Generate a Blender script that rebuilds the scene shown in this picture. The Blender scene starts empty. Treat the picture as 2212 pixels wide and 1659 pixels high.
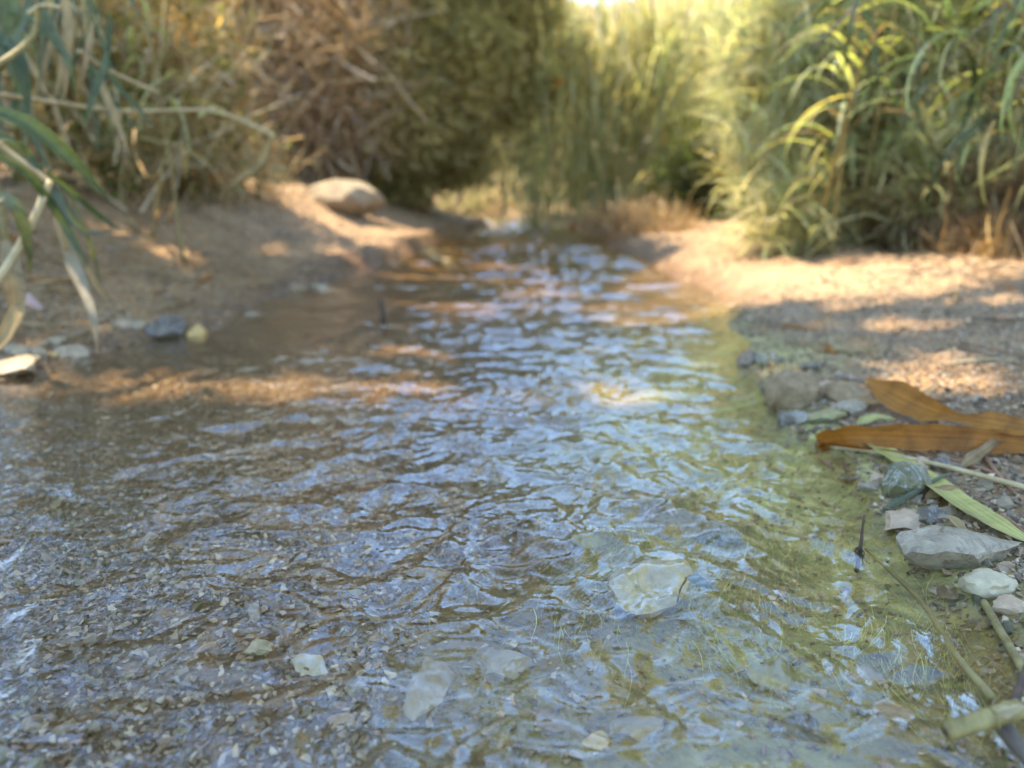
import bpy, bmesh, math, random
import numpy as np
from mathutils import Vector, Matrix, Euler

SC = bpy.context.scene
COL = SC.collection
R = math.radians
rng = np.random.default_rng(11)
random.seed(11)

# ------------------------------------------------------------------ camera, sky, sun, exposure
CAM_H, PITCH, FPX = 0.35, R(14.5), 1662.0
cam_d = bpy.data.cameras.new('camera')
cam = bpy.data.objects.new('camera', cam_d); COL.objects.link(cam)
cam.location = (0, 0, CAM_H); cam.rotation_euler = (math.pi/2 - PITCH, 0, 0)
cam_d.sensor_width = 34.6; cam_d.lens = 26.0
cam_d.clip_start = 0.02; cam_d.clip_end = 800
cam_d.dof.use_dof = True; cam_d.dof.focus_distance = 0.69; cam_d.dof.aperture_fstop = 3.0
SC.camera = cam

SUN_AZ, SUN_EL = R(-72), R(66)
SUN = np.array([math.sin(SUN_AZ)*math.cos(SUN_EL), math.cos(SUN_AZ)*math.cos(SUN_EL), math.sin(SUN_EL)])
world = bpy.data.worlds.new('World'); SC.world = world; world.use_nodes = True
wn = world.node_tree.nodes; wl = world.node_tree.links
bgn = wn['Background']; sky = wn.new('ShaderNodeTexSky')
sky.sky_type = 'NISHITA'; sky.sun_disc = False
sky.sun_elevation = SUN_EL; sky.sun_rotation = SUN_AZ
sky.air_density = 1.0; sky.dust_density = 0.1; sky.ozone_density = 10.0
wl.new(sky.outputs[0], bgn.inputs[0]); bgn.inputs[1].default_value = 0.15
sun_d = bpy.data.lights.new('sun', 'SUN'); sun_d.energy = 2.0; sun_d.angle = R(0.53); sun_d.color = (1, .965, .91)
sun = bpy.data.objects.new('sun', sun_d); COL.objects.link(sun)
sun.rotation_euler = Vector(SUN).to_track_quat('Z', 'Y').to_euler(); sun.location = (-8, 3, 12)
SC.view_settings.view_transform = 'Standard'; SC.view_settings.look = 'None'
SC.view_settings.gamma = 1; SC.view_settings.use_curve_mapping = False
SC.view_settings.exposure = 2.95
SC.view_settings.use_white_balance = True; SC.view_settings.white_balance_temperature = 8500
SC.render.engine = 'CYCLES'
cy = SC.cycles
cy.use_denoising = True; cy.max_bounces = 8; cy.diffuse_bounces = 3; cy.glossy_bounces = 3
cy.transmission_bounces = 6; cy.transparent_max_bounces = 12; cy.sample_clamp_indirect = 4
cy.caustics_reflective = False

# ------------------------------------------------------------------ projection helpers (where a photo pixel, 2212 wide, meets the place)
CP = np.array([0, 0, CAM_H])
def ray(px, py):
    f = np.array([0, math.cos(PITCH), -math.sin(PITCH)]); u = np.array([0, math.sin(PITCH), math.cos(PITCH)])
    d = f*FPX + np.array([1., 0, 0])*(px-1106) + u*(829.5-py)
    return d/np.linalg.norm(d)
def P(px, py, z=0.0):
    d = ray(px, py); t = (z-CAM_H)/d[2]; return CP + d*t
def at(px, py, Y):
    d = ray(px, py); return CP + d*(Y/d[1])

# ------------------------------------------------------------------ noise
_perm = np.random.default_rng(5).permutation(512)
_perm = np.concatenate([_perm, _perm, _perm])
_ga = np.random.default_rng(6).uniform(0, 2*np.pi, 512)
_gx, _gy = np.cos(_ga), np.sin(_ga)
def pn(x, y, s=0):
    x = np.asarray(x, float) + s*17.31; y = np.asarray(y, float) - s*9.77
    xi = np.floor(x).astype(int); yi = np.floor(y).astype(int); fx = x-xi; fy = y-yi
    xi &= 511; yi &= 511
    def g(i, j, dx, dy):
        h = _perm[_perm[(xi+i) & 511] + ((yi+j) & 511)]
        return _gx[h]*dx + _gy[h]*dy
    u = fx*fx*fx*(fx*(fx*6-15)+10); v = fy*fy*fy*(fy*(fy*6-15)+10)
    a = g(0, 0, fx, fy); b = g(1, 0, fx-1, fy); c = g(0, 1, fx, fy-1); d = g(1, 1, fx-1, fy-1)
    return 1.5*((a*(1-u)+b*u)*(1-v) + (c*(1-u)+d*u)*v)
def fbm(x, y, s=0, o=4):
    r = 0; a = 1.0
    for k in range(o):
        r = r + a*pn(x*2**k, y*2**k, s+k); a *= .5
    return r
def sst(a, b, x):
    t = np.clip((np.asarray(x)-a)/(b-a), 0, 1); return t*t*(3-2*t)

# ------------------------------------------------------------------ shore lines and terrain
LEFT = [P(-900, 1500), P(-420, 1050), P(-150, 870), P(0, 822), P(120, 785), P(215, 762), P(310, 742), P(430, 722), P(520, 680), P(600, 640),
        P(700, 606), P(790, 578), P(870, 560), P(890, 545), P(950, 523), P(1040, 497), P(1060, 488)]
RIGHT = [P(2500, 1900), P(2190, 1520), P(2120, 1390), P(2060, 1290), P(1985, 1180), P(1915, 1090), P(1850, 1010), P(1770, 955), P(1700, 915), P(1672, 860),
         P(1640, 800), P(1605, 755), P(1590, 700), P(1555, 655), P(1490, 610), P(1425, 583), P(1395, 560), P(1310, 532), P(1300, 520)]
fl = LEFT[-1]; fr = RIGHT[-1]
POLY = np.array([[-.9, -3], [-.55, -.4]] + [[p[0], p[1]] for p in LEFT] + [[-1.2, 8.6], [-4, 9.8], [-9, 10.6], [-9, 12], [-3.5, 11.2], [-.2, 9.0], [.55, 6.9]]
                + [[p[0], p[1]] for p in RIGHT[::-1]] + [[.5, -.4], [.7, -3]])
NL = len(LEFT)
def shore(x, y):
    """signed distance to the water's edge (positive on land) and side (-1 left bank, +1 right bank)"""
    x = np.asarray(x, float); y = np.asarray(y, float)
    d2 = np.full(x.shape, 1e9); seg = np.zeros(x.shape, int); ins = np.zeros(x.shape, bool)
    n = len(POLY)
    for i in range(n):
        a = POLY[i]; b = POLY[(i+1) % n]; e = b-a
        t = np.clip(((x-a[0])*e[0] + (y-a[1])*e[1])/(e@e), 0, 1)
        q = (x-a[0]-t*e[0])**2 + (y-a[1]-t*e[1])**2
        m = q < d2; d2 = np.where(m, q, d2); seg = np.where(m, i, seg)
        c = ((a[1] > y) != (b[1] > y)) & (x < (b[0]-a[0])*(y-a[1])/((b[1]-a[1]) if b[1] != a[1] else 1e-9) + a[0])
        ins ^= c
    d = np.sqrt(d2); side = np.where(seg <= NL+4, -1, 1)
    return np.where(ins, -d, d), side
def terr(x, y):
    x = np.asarray(x, float); y = np.asarray(y, float)
    d0, side = shore(x, y)
    d = d0 + .035*fbm(x*5, y*5, 3, 3)*sst(3, .5, np.abs(d0)) + .006*pn(x*30, y*30, 8)
    w = np.clip(-d, 0, 9); l = np.clip(d, 0, 99)
    deep = .022 + .025*sst(-.35, .25, x) + .10*sst(3.2, 4.6, y)
    bed = -deep*(1-np.exp(-w/.07)) - .006*(w > 0) + .006*fbm(x*9, y*7, 12, 3) * sst(0, .1, w)
    left = .016*sst(0, .05, l) + .30*sst(.1, 1.05, l) + .055*sst(0, .07, l)*sst(2.4, 3.3, y) + .5*sst(1.2, 5, l)
    right = .014*sst(0, .06, l) + .05*sst(.03, .16, l)*sst(1.9, 2.5, y) + .045*sst(.05, .7, l) + .05*sst(.7, 1.6, l) + .9*sst(1.8, 6, l)
    land = np.where(side < 0, left, right)
    rough = (.018*fbm(x*5, y*6, 20, 5) + .005*fbm(x*45, y*45, 30, 2))*sst(0, .25, l)
    return np.where(d < 0, np.minimum(bed, -.003*sst(0, .02, w)), land + rough)
def tz(x, y): return float(terr(np.array([x]), np.array([y]))[0])
def G(px, py, dz=0.0):
    """point where the pixel's ray meets the terrain"""
    d = ray(px, py); t = np.concatenate([np.arange(.3, 3, .004), np.arange(3, 14, .02)])
    pts = CP + d*t[:, None]; h = terr(pts[:, 0], pts[:, 1]) + dz
    k = np.argmax(pts[:, 2] < h)
    if k == 0 and pts[0, 2] >= h[0]: k = len(t)-1
    return pts[k]
def mpp(p): return np.linalg.norm(np.asarray(p)-CP)/FPX      # metres per photo pixel at p

# ------------------------------------------------------------------ object helpers
def tag(o, label=None, cat=None, group=None, kind=None):
    if label: o['label'] = label
    if cat: o['category'] = cat
    if group: o['group'] = group
    if kind: o['kind'] = kind
    return o
def link(name, me, parent=None):
    o = bpy.data.objects.new(name, me); COL.objects.link(o)
    if parent is not None: o.parent = parent
    return o
def empty(name, loc=(0, 0, 0)):
    o = bpy.data.objects.new(name, None); COL.objects.link(o); o.location = loc; o.empty_display_size = .05; return o
def npmesh(name, V, F, mat=None, tint=None, smooth=True, attrs=None):
    """V (n,3), F (m,k) with k 3 or 4"""
    me = bpy.data.meshes.new(name); V = np.asarray(V, np.float32); F = np.asarray(F, np.int32); k = F.shape[1]
    me.vertices.add(len(V)); me.vertices.foreach_set('co', V.ravel())
    me.loops.add(F.size); me.polygons.add(len(F))
    me.polygons.foreach_set('loop_start', np.arange(0, F.size, k, dtype=np.int32))
    me.loops.foreach_set('vertex_index', F.ravel())
    me.polygons.foreach_set('use_smooth', np.full(len(F), smooth))
    for an, av in ([('tint', tint)] if tint is not None else []) + list((attrs or {}).items()):
        a = me.attributes.new(an, 'FLOAT_COLOR', 'POINT'); av = np.asarray(av, np.float32)
        if av.shape[1] == 3: av = np.concatenate([av, np.ones((len(av), 1), np.float32)], 1)
        a.data.foreach_set('color', av.ravel())
    me.update(); me.validate()
    if mat: me.materials.append(mat)
    return me
def rotz(a):
    c, s = np.cos(a), np.sin(a); M = np.zeros(a.shape+(3, 3)); M[..., 0, 0] = c; M[..., 0, 1] = -s; M[..., 1, 0] = s; M[..., 1, 1] = c; M[..., 2, 2] = 1; return M
def roty(a):
    c, s = np.cos(a), np.sin(a); M = np.zeros(a.shape+(3, 3)); M[..., 0, 0] = c; M[..., 0, 2] = s; M[..., 2, 0] = -s; M[..., 2, 2] = c; M[..., 1, 1] = 1; return M
def rotx(a):
    c, s = np.cos(a), np.sin(a); M = np.zeros(a.shape+(3, 3)); M[..., 1, 1] = c; M[..., 1, 2] = -s; M[..., 2, 1] = s; M[..., 2, 2] = c; M[..., 0, 0] = 1; return M
def scatter(protos, pos, rot, scl, tint):
    """copies of small proto meshes joined into V, F, tint arrays; every proto has faces of the same size"""
    pos = np.asarray(pos); n = len(pos); which = rng.integers(0, len(protos), n); Vs, Fs, Ts = [], [], []; off = 0
    for i, (pv, pf) in enumerate(protos):
        m = np.where(which == i)[0]
        if not len(m): continue
        v = pv[None]*scl[m][:, None, :]
        v = np.einsum('nij,nvj->nvi', rot[m], v) + pos[m][:, None, :]
        Vs.append(v.reshape(-1, 3)); Fs.append((pf[None] + (np.arange(len(m))*len(pv))[:, None, None] + off).reshape(-1, pf.shape[1]))
        Ts.append(np.repeat(tint[m], len(pv), 0)); off += len(m)*len(pv)
    return np.concatenate(Vs), np.concatenate(Fs), np.concatenate(Ts)
def pick(cols, n, jit=.12):
    c = np.array(cols)[rng.integers(0, len(cols), n)]
    return np.clip(c*(1+rng.normal(0, jit, (n, 1))), .01, .9)

# ------------------------------------------------------------------ materials
class NT:
    def __init__(s, name):
        s.m = bpy.data.materials.new(name); s.m.use_nodes = True; s.n = s.m.node_tree.nodes; s.l = s.m.node_tree.links
        s.n.clear(); s.out = s.n.new('ShaderNodeOutputMaterial')
    def new(s, t, ins=None, **kw):
        o = s.n.new('ShaderNode'+t)
        for k, v in kw.items(): setattr(o, k, v)
        for k, v in (ins or {}).items(): s.set(o.inputs[k], v)
        return o
    def set(s, i, v):
        if isinstance(v, bpy.types.NodeSocket): s.l.new(v, i)
        elif isinstance(v, bpy.types.Node): s.l.new(v.outputs[0], i)
        else: i.default_value = v
    def noise(s, sc, det=4, rough=.55, dist=0, co=None):
        return s.new('TexNoise', {'Scale': sc, 'Detail': det, 'Roughness': rough, 'Distortion': dist, **({'Vector': co} if co else {})})
    def ramp(s, fac, stops, interp='LINEAR'):
        r = s.new('ValToRGB', {'Fac': fac}); e = r.color_ramp; e.interpolation = interp
        while len(e.elements) < len(stops): e.elements.new(.5)
        for el, (p, c) in zip(e.elements, stops):
            el.position = p; el.color = c if len(c) == 4 else (*c, 1)
        return r.outputs[0]
    def mix(s, f, a, b, mode='MIX'):
        m = s.new('MixRGB', {0: f, 1: a if not isinstance(a, tuple) else (*a, 1)[:4], 2: b if not isinstance(b, tuple) else (*b, 1)[:4]}, blend_type=mode); return m.outputs[0]
    def math(s, op, a, b=0.0, clamp=False):
        m = s.new('Math', {0: a, 1: b}, operation=op, use_clamp=clamp); return m.outputs[0]
    def bump(s, h, st=.5, dist=.01, nrm=None):
        return s.new('Bump', {'Height': h, 'Strength': st, 'Distance': dist, **({'Normal': nrm} if nrm else {})}).outputs[0]
    def objco(s): return s.new('TexCoord').outputs['Object']
    def geo(s): return s.new('NewGeometry').outputs['Position']
    def attr(s, n): return s.new('Attribute', attribute_name=n).outputs['Color']
    def surf(s, sh): s.l.new(sh.outputs[0] if isinstance(sh, bpy.types.Node) else sh, s.out.inputs[0]); return s.m
    def princ(s, col, rough=.8, spec=.3, nrm=None, **kw):
        ins = {'Base Color': col if not isinstance(col, tuple) else (*col, 1)[:4], 'Roughness': rough, 'Specular IOR Level': spec, **kw}
        if nrm is not None: ins['Normal'] = nrm
        return s.new('BsdfPrincipled', ins)

def mat_ground():
    t = NT('stream_ground'); co = t.geo(); zone = t.attr('zone'); sep = t.new('SeparateColor', {0: zone})
    alg, wet, sand = sep.outputs[0], sep.outputs[1], sep.outputs[2]
    n1 = t.noise(7, 6, .6, co=co); n2 = t.noise(38, 5, .65, co=co); n3 = t.noise(260, 3, .6, co=co)
    soil = t.ramp(n2, [(.25, (.14, .066, .02)), (.5, (.28, .148, .052)), (.75, (.40, .235, .10))])
    sandc = t.ramp(n2, [(.25, (.24, .145, .08)), (.5, (.35, .225, .13)), (.8, (.42, .29, .185))])
    base = t.mix(t.math('ADD', sand, t.math('MULTIPLY', t.math('SUBTRACT', n1, .5), .5), True), soil, sandc)
    v = t.new('TexVoronoi', {'Vector': co, 'Scale': 170.0, 'Randomness': 1.0})
    vs = t.new('SeparateColor', {0: v.outputs['Color']})
    grain = t.ramp(vs.outputs[0], [(0, (.13, .09, .05)), (.3, (.25, .175, .10)), (.6, (.34, .25, .15)), (.85, (.20, .125, .07)), (1, (.42, .34, .23))], 'CONSTANT')
    base = t.mix(t.math('MULTIPLY', t.math('GREATER_THAN', vs.outputs[1], .45), .65), base, grain)
    n4 = t.noise(3.2, 7, .7, .6, co); base = t.mix(.75, base, t.ramp(n4, [(.32, (.24, .2, .17)), (.5, (.5, .49, .48)), (.68, (.68, .67, .64))]), 'OVERLAY')
    base = t.mix(t.math('MULTIPLY', wet, .85), base, t.mix(1.0, base, (.47, .40, .31), 'MULTIPLY'))
    algc = t.ramp(n2, [(.3, (.26, .22, .065)), (.5, (.47, .405, .13)), (.75, (.60, .53, .20))])
    base = t.mix(t.math('MULTIPLY', alg, t.ramp(n1, [(.3, (.25,)*3), (.65, (1,)*3)])), base, algc)
    h = t.math('ADD', t.math('MULTIPLY', n2, .6), t.math('ADD', t.math('MULTIPLY', n3, .4), t.math('MULTIPLY', v.outputs['Distance'], -.5)))
    rough = t.math('SUBTRACT', .9, t.math('MULTIPLY', wet, .45))
    return t.surf(t.princ(base, rough, .3, t.bump(h, .8, .006)))
def mat_rock(name, c1, c2, c3, rough=.75, vein=None, sc=14):
    t = NT(name); co = t.objco(); c1, c2, c3 = [(a*1.08, b*.95, c*.74) for a, b, c in (c1, c2, c3)]
    n1 = t.noise(sc, 6, .65, .4, co); n2 = t.noise(sc*7, 5, .6, 0, co)
    col = t.ramp(n1, [(.28, c1), (.5, c2), (.72, c3)])
    col = t.mix(.5, col, t.ramp(n2, [(.3, (.35,)*3), (.7, (.75,)*3)]), 'OVERLAY')
    if vein:
        w = t.math('ABSOLUTE', t.math('SUBTRACT', t.noise(sc*1.6, 4, .6, 1.2, co), .5))
        col = t.mix(t.math('MULTIPLY', t.ramp(w, [(.004, (1,)*3), (.022, (0,)*3)]), .55), col, vein)
    return t.surf(t.princ(col, rough, .4, t.bump(t.math('ADD', n1, t.math('MULTIPLY', n2, .5)), .7, .004)))
def mat_tint(name, rough=.8, spec=.3, trans=0.0, sc=60, var=.6, bump=.3):
    """colour from the tint attribute, with grain"""
    t = NT(name); c = t.attr('tint'); n = t.noise(sc, 4, .6, 0, t.objco())
    col = t.mix(var, c, t.ramp(n, [(.3, (.3,)*3), (.7, (.72,)*3)]), 'OVERLAY')
    p = t.princ(col, rough, spec, t.bump(n, bump, .003))
    if trans:
        tr = t.new('BsdfTranslucent', {0: t.mix(1.0, col, (1.4, 1.35, .9), 'MULTIPLY')})
        return t.surf(t.new('MixShader', {0: trans, 1: p, 2: tr}))
    return t.surf(p)
def mat_leaf(name, cols, rough=.55, trans=.4, tcol=(1.4, 1.4, .6), streak=True):
    """a single leaf blade: colour by object, fine parallel veins along its own length"""
    t = NT(name); oi = t.new('ObjectInfo').outputs['Random']; co = t.new('Attribute', attribute_name='blade').outputs['Vector']
    k = len(cols); base = t.ramp(oi, [(i/max(k-1, 1), c) for i, c in enumerate(cols)])
    mp = t.new('Mapping', {'Vector': co, 'Scale': (3, 260, 1)}); n = t.noise(1.0, 3, .6, 0, mp.outputs[0])
    n2 = t.noise(16, 6, .7, .5, co)
    col = t.mix(.85, base, t.ramp(n, [(.3, (.3,)*3), (.7, (.7,)*3)]), 'OVERLAY')
    col = t.mix(.8, col, t.ramp(n2, [(.34, (.22,)*3), (.5, (.5,)*3), (.7, (.7,)*3)]), 'OVERLAY')
    p = t.princ(col, rough, .35, t.bump(n, .25, .001))
    tr = t.new('BsdfTranslucent', {0: t.mix(1.0, col, tcol, 'MULTIPLY')})
    return t.surf(t.new('MixShader', {0: trans, 1: p, 2: tr}))
def mat_plain(name, c1, c2, rough=.75, sc=30, stretch=(1, 1, 1), bump=.3):
    t = NT(name); mp = t.new('Mapping', {'Vector': t.objco(), 'Scale': stretch}); n = t.noise(sc, 5, .6, .2, mp.outputs[0])
    return t.surf(t.princ(t.ramp(n, [(.3, c1), (.7, c2)]), rough, .3, t.bump(n, bump, .002)))
def mat_water():
    t = NT('stream_water'); g = t.new('NewGeometry'); co = g.outputs['Position']
    mp = t.new('Mapping', {'Vector': co, 'Scale': (1, .8, 1)})
    n1 = t.noise(46, 2, .5, .7, mp.outputs[0]); n2 = t.noise(130, 2, .5, .5, mp.outputs[0])
    b = t.bump(t.math('ADD', n1, t.math('MULTIPLY', n2, .28)), .5, .0034)
    back = g.outputs['Backfacing']
    ior = t.math('ADD', 1.72, t.math('MULTIPLY', back, 1/1.72-1.72))
    fr = t.new('Fresnel', {'IOR': ior, 'Normal': b})
    tr = t.new('BsdfTransparent', {0: (.92, .90, .84, 1)})
    gl = t.new('BsdfGlossy', {0: (1, 1, 1, 1), 'Roughness': .03, 'Normal': b})
    return t.surf(t.new('MixShader', {0: fr, 1: tr, 2: gl}))
def mat_hill():
    t = NT('hillside'); n = t.noise(.12, 6, .6, 0, t.geo())
    return t.surf(t.princ(t.ramp(n, [(.3, (.20, .125, .095)), (.5, (.26, .18, .14)), (.7, (.29, .22, .17))]), .95, .1))

M = dict(
    ground=mat_ground(), water=mat_water(), hill=mat_hill(),
    chips=mat_tint('gravel_chip', .6, .4, 0, 220, .6, .5), soilclod=mat_tint('soil_crumb', .95, .1, 0, 150),
    algae=mat_tint('algae_strand', .6, .3, .25, 90, .3),
    foliage=mat_tint('thicket_leaf', .55, .3, .55, 12, .25), twig=mat_tint('dry_twig', .85, .2, 0, 40),
    bark=mat_plain('bark', (.09, .06, .04), (.2, .15, .1), .9, 20, (1, 1, .2)),
    straw=mat_plain('straw_stem', (.30, .195, .075), (.52, .38, .19), .6, 40, (1, 1, .1)),
    cane=mat_plain('cut_cane', (.13, .085, .025), (.34, .25, .085), .55, 70, (1, 1, .6)),
    darktwig=mat_plain('dark_twig', (.05, .03, .02), (.14, .08, .045), .7, 60),
    wetstem=mat_plain('wet_stem', (.16, .10, .03), (.33, .24, .08), .5, 50),
    redstraw=mat_plain('reddish_straw', (.20, .09, .04), (.38, .2, .1), .7, 40),
    greenleaf=mat_leaf('green_blade', [(.04, .055, .018), (.06, .08, .025), (.10, .12, .04), (.08, .09, .045), (.15, .14, .05)], .45, .3),
    reedleaf=mat_leaf('reed_blade', [(.31, .36, .15), (.37, .40, .17), (.44, .43, .19), (.40, .44, .29), (.45, .35, .17), (.28, .33, .16)], .5, .55),
    dryleaf=mat_leaf('dry_blade', [(.30, .19, .07), (.38, .26, .11), (.27, .155, .06), (.42, .31, .15)], .6, .3, (1.2, 1.0, .7)),
    amberleaf=mat_leaf('amber_blade', [(.30, .105, .012), (.37, .15, .022)], .6, .4, (1.3, .9, .4)),
    paleleaf=mat_leaf('pale_blade', [(.40, .34, .10), (.44, .38, .14)], .5, .2, (1.1, 1.1, .7)),
    greyleaf=mat_leaf('grey_blade', [(.24, .185, .10), (.30, .235, .14)], .6, .2, (1.1, 1.0, .7)),
    pinkleaf=mat_leaf('pink_blade', [(.40, .25, .20), (.42, .27, .21)], .6, .2, (1.1, .9, .7)),
    boulder_rock=mat_rock('boulder_rock', (.15, .13, .10), (.24, .21, .165), (.31, .275, .225), .85, (.12, .1, .08), 5),
    tan_rock=mat_rock('tan_rock', (.22, .17, .12), (.33, .27, .20), (.42, .36, .28)),
    dark_rock=mat_rock('dark_rock', (.05, .043, .033), (.105, .088, .066), (.19, .155, .11), .5, (.3, .29, .26)),
    brown_rock=mat_rock('brown_rock', (.13, .085, .045), (.23, .165, .10), (.32, .24, .15), .8, None, 22),
    green_rock=mat_rock('green_rock', (.06, .06, .03), (.12, .115, .06), (.20, .18, .10), .4, (.42, .42, .36), 18),
    olive_rock=mat_rock('olive_rock', (.16, .14, .06), (.26, .23, .11), (.34, .31, .17), .55),
    slab_rock=mat_rock('slab_rock', (.15, .12, .085), (.28, .24, .185), (.41, .37, .30), .6, (.13, .09, .06), 20),
    white_rock=mat_rock('white_rock', (.19, .155, .09), (.40, .355, .26), (.50, .455, .36), .55, None, 10),
    grey_rock=mat_rock('grey_rock', (.19, .155, .11), (.30, .25, .18), (.40, .35, .26), .6),
    blue_rock=mat_rock('blue_rock', (.13, .13, .13), (.25, .24, .22), (.38, .36, .30), .5),
    ochre_rock=mat_rock('ochre_rock', (.32, .20, .07), (.46, .31, .12), (.52, .40, .20), .45),
    pink_rock=mat_rock('pink_rock', (.28, .195, .135), (.38, .28, .20), (.46, .36, .28), .6),
)

# ------------------------------------------------------------------ ground
def spread(lo, hi, fine_lo, fine_hi, step, grow):
    a = list(np.arange(fine_lo, fine_hi, step)); s = step; x = a[-1]
    while x < hi: s *= grow; x += s; a.append(x)
    s = step; x = a[0]
    while x > lo: s *= grow; x -= s; a.insert(0, x)
    return np.array(a)
def gridmesh(xs, ys):
    X, Y = np.meshgrid(xs, ys); nx, ny = len(xs), len(ys)
    i = np.arange(ny*nx).reshape(ny, nx)
    F = np.stack([i[:-1, :-1], i[:-1, 1:], i[1:, 1:], i[1:, :-1]], -1).reshape(-1, 4)
    return X.ravel(), Y.ravel(), F
gx, gy, gf = gridmesh(spread(-90, 90, -1.3, 1.3, .0085, 1.05), spread(-30, 140, .25, 1.7, .0085, 1.025))
gz = terr(gx, gy); gd, gside = shore(gx, gy)
alg = sst(-.62, -.12, gd)*sst(.10, .0, gd)*(gside > 0)*sst(2.6, 1.6, gy)*(.65+.5*pn(gx*5, gy*3, 40))
alg += .8*sst(.22, .0, np.hypot(gx-P(1690, 770)[0], (gy-P(1690, 770)[1])*.7)) + .9*(gside > 0)*sst(-.26, -.08, gd)*sst(.05, .0, gd)*sst(2.0, 1.5, gy)*sst(.75, 1.0, gy)
wet = np.where(gd < 0, 1, sst(.17, .02, gd+.05*pn(gx*9, gy*9, 41)))
snd = np.where(gside > 0, sst(1.0, 2.2, gy)*.7+.15, sst(2.6, 3.9, gy)*.75)*sst(-.02, .1, gd) + .45*(gd < 0)*sst(1.3, 2.2, gy)*sst(4.2, 2.8, gy)
gm = npmesh('ground', np.stack([gx, gy, gz], 1), gf, M['ground'], attrs={'zone': np.stack([np.clip(alg, 0, 1), wet, np.clip(snd, 0, 1)], 1)})
tag(link('ground', gm), 'gravelly stream bed and sandy banks', kind='structure')

hx, hy, hf = gridmesh(np.linspace(-160, 160, 90), np.linspace(60, 200, 50))
hz = -1 + sst(60, 150, hy)*(31 + 2.5*fbm(hx*.02, hy*.02, 3, 4) - 1*sst(18, -6, np.abs(hx-9)) + 9*sst(10, 90, np.abs(hx-9))) + 1.2*fbm(hx*.1, hy*.1, 9, 4)
tag(link('hills', npmesh('hills', np.stack([hx, hy, hz], 1), hf, M['hill'])), 'bare pinkish desert hillside beyond the trees', kind='structure')

# ------------------------------------------------------------------ water
def waves(x, y):
    wx = x + .030*pn(x*10, y*10, 50) + .010*pn(x*26, y*26, 57); wy = y + .030*pn(x*10, y*10, 51) + .010*pn(x*26, y*26, 58)
    ch = np.exp(-((x-(.02+.02*y))/.42)**2)
    A = (.22 + .85*ch)*(1+2.2*sst(2.5, 5, y))*(1+.55*sst(.85, .5, y))*(.75+.5*pn(x*3, y*3, 52))
    h = .0082*(1-2*np.abs(pn(wx*7.5, wy*9.5, 53)))*A
    h = h + .0066*pn(wx*15, wy*18, 54)*A
    h = h + .0031*(1-2*np.abs(pn(wx*31, wy*38, 55)))*A
    h = h + .026*pn(wx*3.6, wy*5.2, 59)*sst(1.6, 4, y) + .011*pn(wx*8, wy*10, 60)*sst(1.6, 4, y)
    h = h + .0009*pn(wx*75, wy*95, 56)*(A*.8+.15)
    return h
HUMPS = [(1430, 1285, .055, .006), (1440, 1150, .09, .010), (1300, 1330, .06, .009), (930, 1400, .05, .011), (1200, 1130, .08, .006), (1690, 1230, .05, .006), (800, 1180, .08, .004)]
wxs = spread(-9, 4, -.75, .85, .0042, 1.025); wys = spread(-1.2, 12.2, .34, .75, .0034, 1.006)
wx, wy, wf = gridmesh(wxs, wys)
sd, _ = shore(wx, wy)
wz = waves(wx, wy)
for (px, py, rad, hh) in HUMPS:
    p = P(px, py); r = np.hypot((wx-p[0])/1.2, (wy-p[1])/np.where(wy < p[1], 1.0, .5))/rad
    wz = wz + hh*np.exp(-r*r)
for (px, py, hh, ln_) in [(1856, 1196, .0028, .10), (1425, 1340, .0035, .13), (930, 1590, .003, .10), (828, 692, .005, .22), (1560, 1185, .003, .12)]:
    p = P(px, py); v = p[1]-wy; dxx = np.abs(wx-p[0]-.12*v)      # V-shaped wakes running downstream of what breaks the surface
    wz = wz + (v > -.01)*hh*np.exp(-((dxx-.012-.42*np.maximum(v, 0))/(.006+.09*np.maximum(v, 0)))**2)*np.exp(-np.maximum(v, 0)/ln_)*sst(-.01, .01, v)
wz = wz*sst(.0, -.08, sd)
keep = (sd < .25)[wf].any(1)
wf = wf[keep]; used = np.unique(wf); remap = np.zeros(len(wx), int); remap[used] = np.arange(len(used))
water = link('water', npmesh('water', np.stack([wx, wy, wz], 1)[used], remap[wf], M['water']))
tag(water, 'clear shallow rippling stream water', kind='structure')

# ------------------------------------------------------------------ stones
def hull_chip(seed, n=11, flat=.45, sharp=.2):
    r = np.random.default_rng(seed); p = r.normal(size=(n, 3)); p /= np.linalg.norm(p, axis=1)[:, None]
    p *= 1 + r.uniform(-sharp, sharp, (n, 1)); p *= np.array([.5, .36, .5*flat])*(1+r.uniform(-.15, .15, 3))
    bm = bmesh.new()
    for q in p: bm.verts.new(q)
    g = bmesh.ops.convex_hull(bm, input=bm.verts)
    loose = [v for v in bm.verts if not v.link_faces]
    bmesh.ops.delete(bm, geom=loose, context='VERTS'); bmesh.ops.triangulate(bm, faces=bm.faces)
    bm.verts.index_update()
    V = np.array([v.co[:] for v in bm.verts]); F = np.array([[v.index for v in f.verts] for f in bm.faces]); bm.free()
    return V, F
CHIPS = [hull_chip(100+i, 10, random.uniform(.3, .55), .2) for i in range(10)]
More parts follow.
